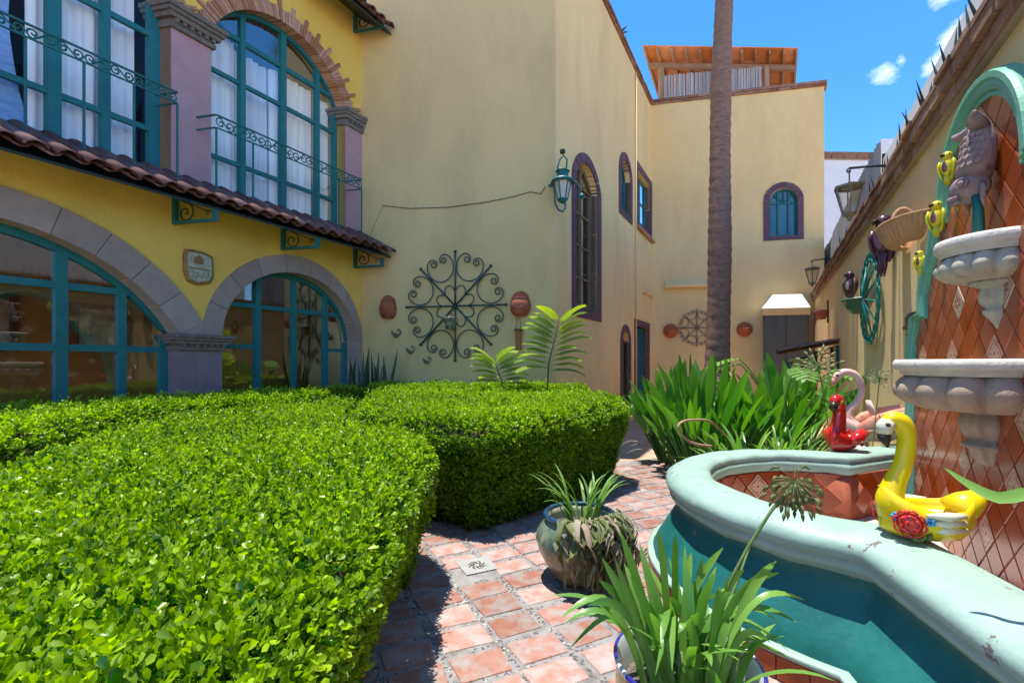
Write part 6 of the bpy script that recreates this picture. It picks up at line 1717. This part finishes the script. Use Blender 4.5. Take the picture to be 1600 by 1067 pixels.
# snake plant in the corner
random.seed(12); q = at(572, 600, 8.35); q.z = 0
t = thing('snake_plant', q, 'dark spiky snake plant in the corner between arch and cross wall', 'plant')
for i in range(26):
    az = random.uniform(0, 6.28); b = q+Vector((random.uniform(-.28, .30), random.uniform(-.15, .15), .2))
    strap(t, b, az, R(random.uniform(78, 90)), random.uniform(1.1, 1.75), random.uniform(-.1, .25), .038, 'snake_green', 1.2, fold=.5)
# feathery saplings growing out of the hedge
def sapling(base, top, nfr, Lf, label, seed):
    random.seed(seed); t = thing('feathery_sapling', Vector((base.x, base.y, 0)), label, 'sapling', 'feathery saplings in the hedge')
    MB().tube([Vector((base.x, base.y, 0)), base.lerp(top, .4)+Vector((-.02, 0, 0)), top], [.016, .012, .006], 6).build('stem', 'stem_brown', t, True)
    for i in range(nfr):
        f = i/(nfr-1); p = (base+Vector((0, 0, 0))).lerp(top, .30+.70*f); az = i*math.pi+random.uniform(-.55, .55)+(0 if i % 2 else .1); el = .25+.75*f
        path = arcpath(p, az, el, Lf*random.uniform(.8, 1.05)*(1-.25*f), 1.0, 16, random.uniform(-.3, .3))
        m = MB(); m.tube(path, [.004]*8+[.002]*9, 4); n = len(path)
        for j in range(3, n):
            tn = (path[j]-path[j-1]).normalized(); sd2 = tn.cross(Zv).normalized()
            for s in (1, -1):
                for h in (0, .5):
                    pp = path[j-1].lerp(path[j], h); L = .16*math.sin(math.pi*(.12+.8*(j+h)/n))**.7+.01
                    d = (sd2*s+tn*.45-Zv*.22).normalized(); w = tn*.006
                    # leaflets in pairs along each pinna
                    for q_ in range(6):
                        a0 = pp+d*L*(q_/6); m.add([a0, a0+d*L*.10+tn*.014, a0+d*L*.19+tn*.003, a0+d*L*.11-tn*.010], [(0, 1, 2, 3)])
        m.build('frond', 'fern_green', t, True)
sapling(at(850, 612, 7.0), at(873, 503, 6.95), 22, .66, 'taller feathery sapling rising from the hedge in front of the corner', 41)
sapling(at(795, 615, 7.05), at(772, 564, 7.0), 15, .58, 'shorter feathery sapling rising from the hedge under the wheel', 42)

# ================================================================ potted plants on the path
mat('pot_blue', (.015, .05, .11), (.02, .08, .16), 12, .2, spec=.5, coat=.4); mat('pot_cream', (.36, .36, .27), (.26, .28, .2), 12, .25, spec=.5, coat=.3)
mat('pot_green', (.06, .12, .09), (.20, .25, .18), 11, .22, spec=.5, coat=.4); mat('pot_brown', (.10, .075, .045), (.27, .24, .17), 15, .3, spec=.5, coat=.3)
mat('cobalt', (.02, .02, .22), (.03, .03, .30), 10, .15, spec=.5, coat=.5); mat('pot_white', (.74, .76, .78), (.62, .66, .72), 9, .18, spec=.5, coat=.5)
mat('pot_yellow', (.55, .40, .02), (.40, .36, .04), 9, .25, spec=.5, coat=.3); mat('potting', (.06, .045, .035), (.20, .16, .13), 40, .95, .9, 70)
pc = gnd(906, 902); pc.z = 0
t = thing('painted_pot', pc, 'round painted pot with blue lip on the path in front of the hedge', 'pot')
MB().lathe([(.02, .012), (.17, .012), (.19, .02), (.245, .10), (.30, .20), (.325, .28)], pc, 40).build('belly', 'pot_brown', t, True)
MB().lathe([(.325, .2801), (.328, .30), (.318, .35), (.29, .395), (.262, .42)], pc, 40).build('shoulder_band', 'pot_green', t, True)
MB().lathe([(.262, .4201), (.248, .435), (.247, .465), (.232, .465), (.225, .43), (.22, .36), (.21, .30)], pc, 40).build('neck', 'pot_cream', t, True)
MB().lathe([(.255+.018*math.cos(a), .475+.018*math.sin(a)) for a in [2*math.pi*i/10 for i in range(11)]], pc, 40).build('lip', 'pot_blue', t, True)
MB().lathe([(.215, .385), (.01, .395)], pc, 24).build('soil', 'potting', t)
for k in range(14):           # painted leaves in relief round the shoulder
    a = 2*math.pi*k/14; d = Vector((math.cos(a), math.sin(a), 0)); s = Vector((-d.y, d.x, 0))
    c0 = pc+d*.329+Zv*.30; c1 = pc+d*.303+Zv*.385
    MB().add([c0, c0.lerp(c1, .5)+s*.032+d*.004, c1, c0.lerp(c1, .5)-s*.032+d*.004, c0.lerp(c1, .5)+d*.006], [(0, 1, 4), (1, 2, 4), (2, 3, 4), (3, 0, 4)]).build('painted_leaf', 'pot_cream', t, True)
random.seed(51)
sp = thing('spider_plant', pc+Zv*.39, 'arching spider plant growing in the blue-lipped pot', 'plant')
for i in range(34):
    left = i < 15; b = pc+Zv*.39+(Vector((-.05, .05, 0)) if left else Vector((.10, .08, 0)))+Vector((random.uniform(-.05, .05), random.uniform(-.04, .04), 0))
    az = random.uniform(R(95), R(215)) if left else random.uniform(R(-60), R(110)); strap(sp, b, az, R(random.uniform(62, 89)), random.uniform(.30, .50), random.uniform(1.0, 1.9), .0105, 'strap_pale', random.uniform(-.4, .4))
dl = thing('withered_plant', pc+Zv*.40, 'withered brown and green leaves hanging over the front of the blue-lipped pot', 'plant')
for i in range(190):
    a = random.gauss(R(-58), R(24)); r = random.uniform(.23, .27)
    b = pc+Vector((math.cos(a)*r, math.sin(a)*r, .47+random.uniform(-.03, .03))); az = a+random.uniform(-.5, .5)
    L = random.uniform(.16, .46); dv_ = Vector((math.cos(az), math.sin(az), 0)); o_ = random.uniform(.05, .15); path = [b+dv_*(o_*min(1, j/3)+random.uniform(-.01, .01))+Zv*(.03*math.sin(math.pi*min(1, j/3))-L*max(0, j-1.5)/7.5) for j in range(10)]; path = [p+Vector((random.uniform(-.010, .010)+.03*math.sin(j*.7+i), random.uniform(-.010, .010)+.012*math.sin(j*1.1+i*2), random.uniform(-.01, .01))) for j, p in enumerate(path)]
    w = random.choice([.005, .007, .010, .016, .022]); ribbon(path, [w*(.5+math.sin(math.pi*min(1, .1+j/9))*.8)*(1 if j < 9 else .1) for j in range(len(path))], .6).build('leaf', random.choice(['dry_leaf', 'dry_leaf', 'dry_green', 'dry_green', 'dry_green']), dl, True)
MB().wbox(pc.x-.02, pc.x+.05, pc.y-.01, pc.y+.0, .535, .56).build('plant_label', 'pot_blue', sp)
MB().tube([pc+Vector((.015, -.005, .39)), pc+Vector((.015, -.005, .535))], .008, 6).build('stake', 'stem_green', sp)

fpz = .44; fp_ = at(1073, 1029, FPX*(EYE-fpz)/(1029-YH)); fp0 = Vector((fp_.x, fp_.y, 0)); fr0 = 111*fp_.y/FPX
t = thing('cobalt_pot', fp0, 'white and cobalt glazed pot at the bottom edge of the picture', 'pot')
MB().lathe([(.02, .012), (fr0*.62, .012), (fr0*.70, .05), (fr0*.92, .20), (fr0*.98, .33), (fr0*.96, fpz-.035)], fp0, 44).build('body', 'pot_yellow', t, True)
for k in range(18):
    a0 = 2*math.pi*k/18; MB().lathe([(fr0*.955, fpz-.034), (fr0*1.0, fpz-.02), (fr0*1.01, fpz-.004), (fr0*.985, fpz+.004), (fr0*.955, fpz)], fp0, 4, a0, a0+2*math.pi/18).build('rim_stripe', 'cobalt' if k % 3 else 'pot_white', t, True)
MB().lathe([(fr0*.955, fpz), (fr0*.92, fpz-.02), (fr0*.88, fpz-.08), (fr0*.85, fpz-.14)], fp0, 44).build('inner_glaze', 'pot_white', t, True)
MB().lathe([(fr0*.86, fpz-.12), (fr0*.5, fpz-.10), (.01, fpz-.095)], fp0, 28).build('soil', 'potting', t)
random.seed(61)
ag = thing('agapanthus', fp0+Zv*(fpz-.1), 'broad strap-leaved agapanthus in the cobalt pot in the foreground', 'plant')
s_ = fp_.y/FPX
# leaves traced as to direction: (base px, base py, tip px, tip py, depth offset of tip, arch, half width)
LV = [(1040, 1035, 1028, 826, -.02, .02, .021), (1055, 1030, 1055, 832, .05, .02, .019), (1030, 1040, 968, 826, -.05, -.02, .020), (1075, 1035, 1070, 880, .06, .02, .020), (1080, 1035, 1108, 905, -.06, .0, .022),
      (1085, 1035, 1118, 895, .10, .03, .018), (1110, 1040, 1163, 890, .0, .04, .021), (1120, 1040, 1213, 876, .0, .03, .021), (1110, 1050, 1257, 937, -.05, .07, .017), (1110, 1055, 1247, 973, -.08, .06, .018),
      (1105, 1050, 1170, 958, .05, .05, .019), (1005, 1045, 935, 905, .02, .02, .021), (1000, 1045, 918, 945, -.05, .06, .020), (1000, 1050, 876, 965, -.06, .075, .019), (1010, 1050, 940, 870, .06, .0, .022),
      (995, 1055, 862, 930, .05, .04, .014), (1035, 1055, 985, 900, -.10, .0, .021), (1025, 1050, 1000, 850, .08, .0, .019), (1060, 1060, 1035, 1000, -.20, .07, .020), (1045, 1055, 1130, 855, .16, .02, .018),
      (1070, 1065, 1032, 1003, -.18, .08, .018), (1095, 1060, 1085, 960, -.12, .03, .022), (1130, 1050, 1205, 1005, -.12, .05, .016), (1060, 1065, 1085, 1010, -.25, .02, .022), (1020, 1060, 1040, 980, -.15, .06, .018),
      (1100, 1045, 1098, 870, .12, .0, .017), (1050, 1045, 1080, 862, .12, .02, .019), (1015, 1045, 975, 880, .10, .01, .020), (1090, 1050, 1150, 930, -.10, .06, .019), (1120, 1060, 1195, 1003, -.02, .04, .016)]
rj = random.Random(88)
LV += [(bx+rj.uniform(-25, 25), by, tx_+rj.uniform(-40, 40), ty_+rj.uniform(15, 60), dd+rj.uniform(-.08, .12), arch+rj.uniform(-.02, .03), w*rj.uniform(.75, .95)) for (bx, by, tx_, ty_, dd, arch, w) in LV[:24]]
for (bx, by, tx_, ty_, dd, arch, w) in LV:
    b = at(bx, by, fp_.y); b.z = max(fpz-.11, min(b.z, fpz-.06)); b.x = fp0.x+(b.x-fp0.x)*.8; b.y = fp0.y+random.uniform(-.10, .10)
    e = at(tx_, ty_, fp_.y+dd); n = 10; path = []; w *= .68
    for i in range(n+1):
        f = i/n; p = b.lerp(e, f); bow = math.sin(math.pi*f**.8)
        p = p+Zv*(arch*2.0*bow)+Vector((random.uniform(-1, 1)*.0, 0, 0)); p.z += (e.z-b.z)*.10*math.sin(math.pi*f); path.append(p)
    ws = [w*(.9+.25*math.sin(math.pi*i/n))*(1-max(0, (i/n-.68)/.32)**2.2)+.0008 for i in range(n+1)]
    d = (e-b); sd3 = Vector((d.z, random.uniform(-.5, .5)*abs(d.z), -d.x)); 
    if abs(d.x) > abs(d.z)*.9: sd3 = Vector((0, 1, .35))
    ribbon(path, ws, .16, sd3.normalized()).build('leaf', 'strap_green', ag, True)
for k in range(22):
    az = k*2.39996; strap(ag, fp0+Vector((random.uniform(-.15, .15), random.uniform(-.13, .13), fpz-.1)), az, R(random.uniform(48, 86)), random.uniform(.28, .46), random.uniform(.5, 1.6), random.uniform(.011, .016), 'strap_green', random.uniform(-.3, .3), blunt=True, fold=.15)
for k in range(4):      # pale leaf bases
    b = fp0+Vector((-.12+.09*k, random.uniform(-.06, .06), fpz-.1)); MB().tube([b, b+Zv*.07+Vector((.01*(k-1.5), 0, 0)), b+Zv*.15+Vector((.02*(k-1.5), 0, 0))], [.022, .02, .012], 8).build('leaf_base', 'stem_green', ag, True)
top = at(1240, 752, fp_.y-.02); b = fp0+Vector((.05, .02, fpz-.1))
umbel(ag, top, b, .088, 84, 'dry_green', .5, at(1120, 900, fp_.y), .006)
b = fp0+Vector((.12, .05, fpz-.1)); e = at(1177, 838, fp_.y+.1); MB().tube([b, b.lerp(e, .5)+Vector((-.01, 0, .02)), e], [.008, .007, .002], 6).build('bare_stalk', 'stem_green', ag, True)
# leaf reaching in from a plant beyond the right edge
rp_ = Vector((2.02, 1.62, 0))
ll = thing('strap_plant', rp_, 'plant whose long green strap leaf reaches in from the right edge', 'plant')
MB().lathe([(.02, .0), (.12, .0), (.17, .25), (.185, .27), (.185, .31), (.165, .31), (.15, .24), (.01, .23)], rp_, 24).build('pot', 'terracotta_pot', ll, True)
tip = at(1476, 731, 1.62); b = rp_+Zv*.24; mids = [b, b+Vector((-.05, -.06, .45)), at(1640, 790, 1.45), at(1560, 778, 1.5), at(1515, 757, 1.56), tip]
path = []
for i in range(len(mids)-1):
    for k in range(4):
        u = k/4; a_, b_, c_, d_ = mids[max(0, i-1)], mids[i], mids[i+1], mids[min(len(mids)-1, i+2)]
        path.append(.5*(2*b_+(c_-a_)*u+(2*a_-5*b_+4*c_-d_)*u*u+(3*b_-a_-3*c_+d_)*u**3))
path.append(tip)
ribbon(path, [.022*(1-(i/(len(path)-1))**3.2)+.001 for i in range(len(path))], .2, Vector((.25, .5, 1)).normalized()).build('leaf', 'strap_green', ll, True)
for k in range(5): strap(ll, b, R(-40+50*k), R(60), .5, 1.2, .022)

# small succulent on the parapet of the long wall
random.seed(77); pa, pz_ = SE.hit(964, 8, -.1)
t = thing('parapet_succulent', SE(pa, -.1, TOPH-.06), 'small dark green succulent on the parapet at the top of the long wall', 'plant')
for k in range(16): strap(t, SE(pa, -.05, TOPH-.06), k*2.4, R(random.uniform(5, 80)), random.uniform(.18, .32), .4, .028, 'snake_green')
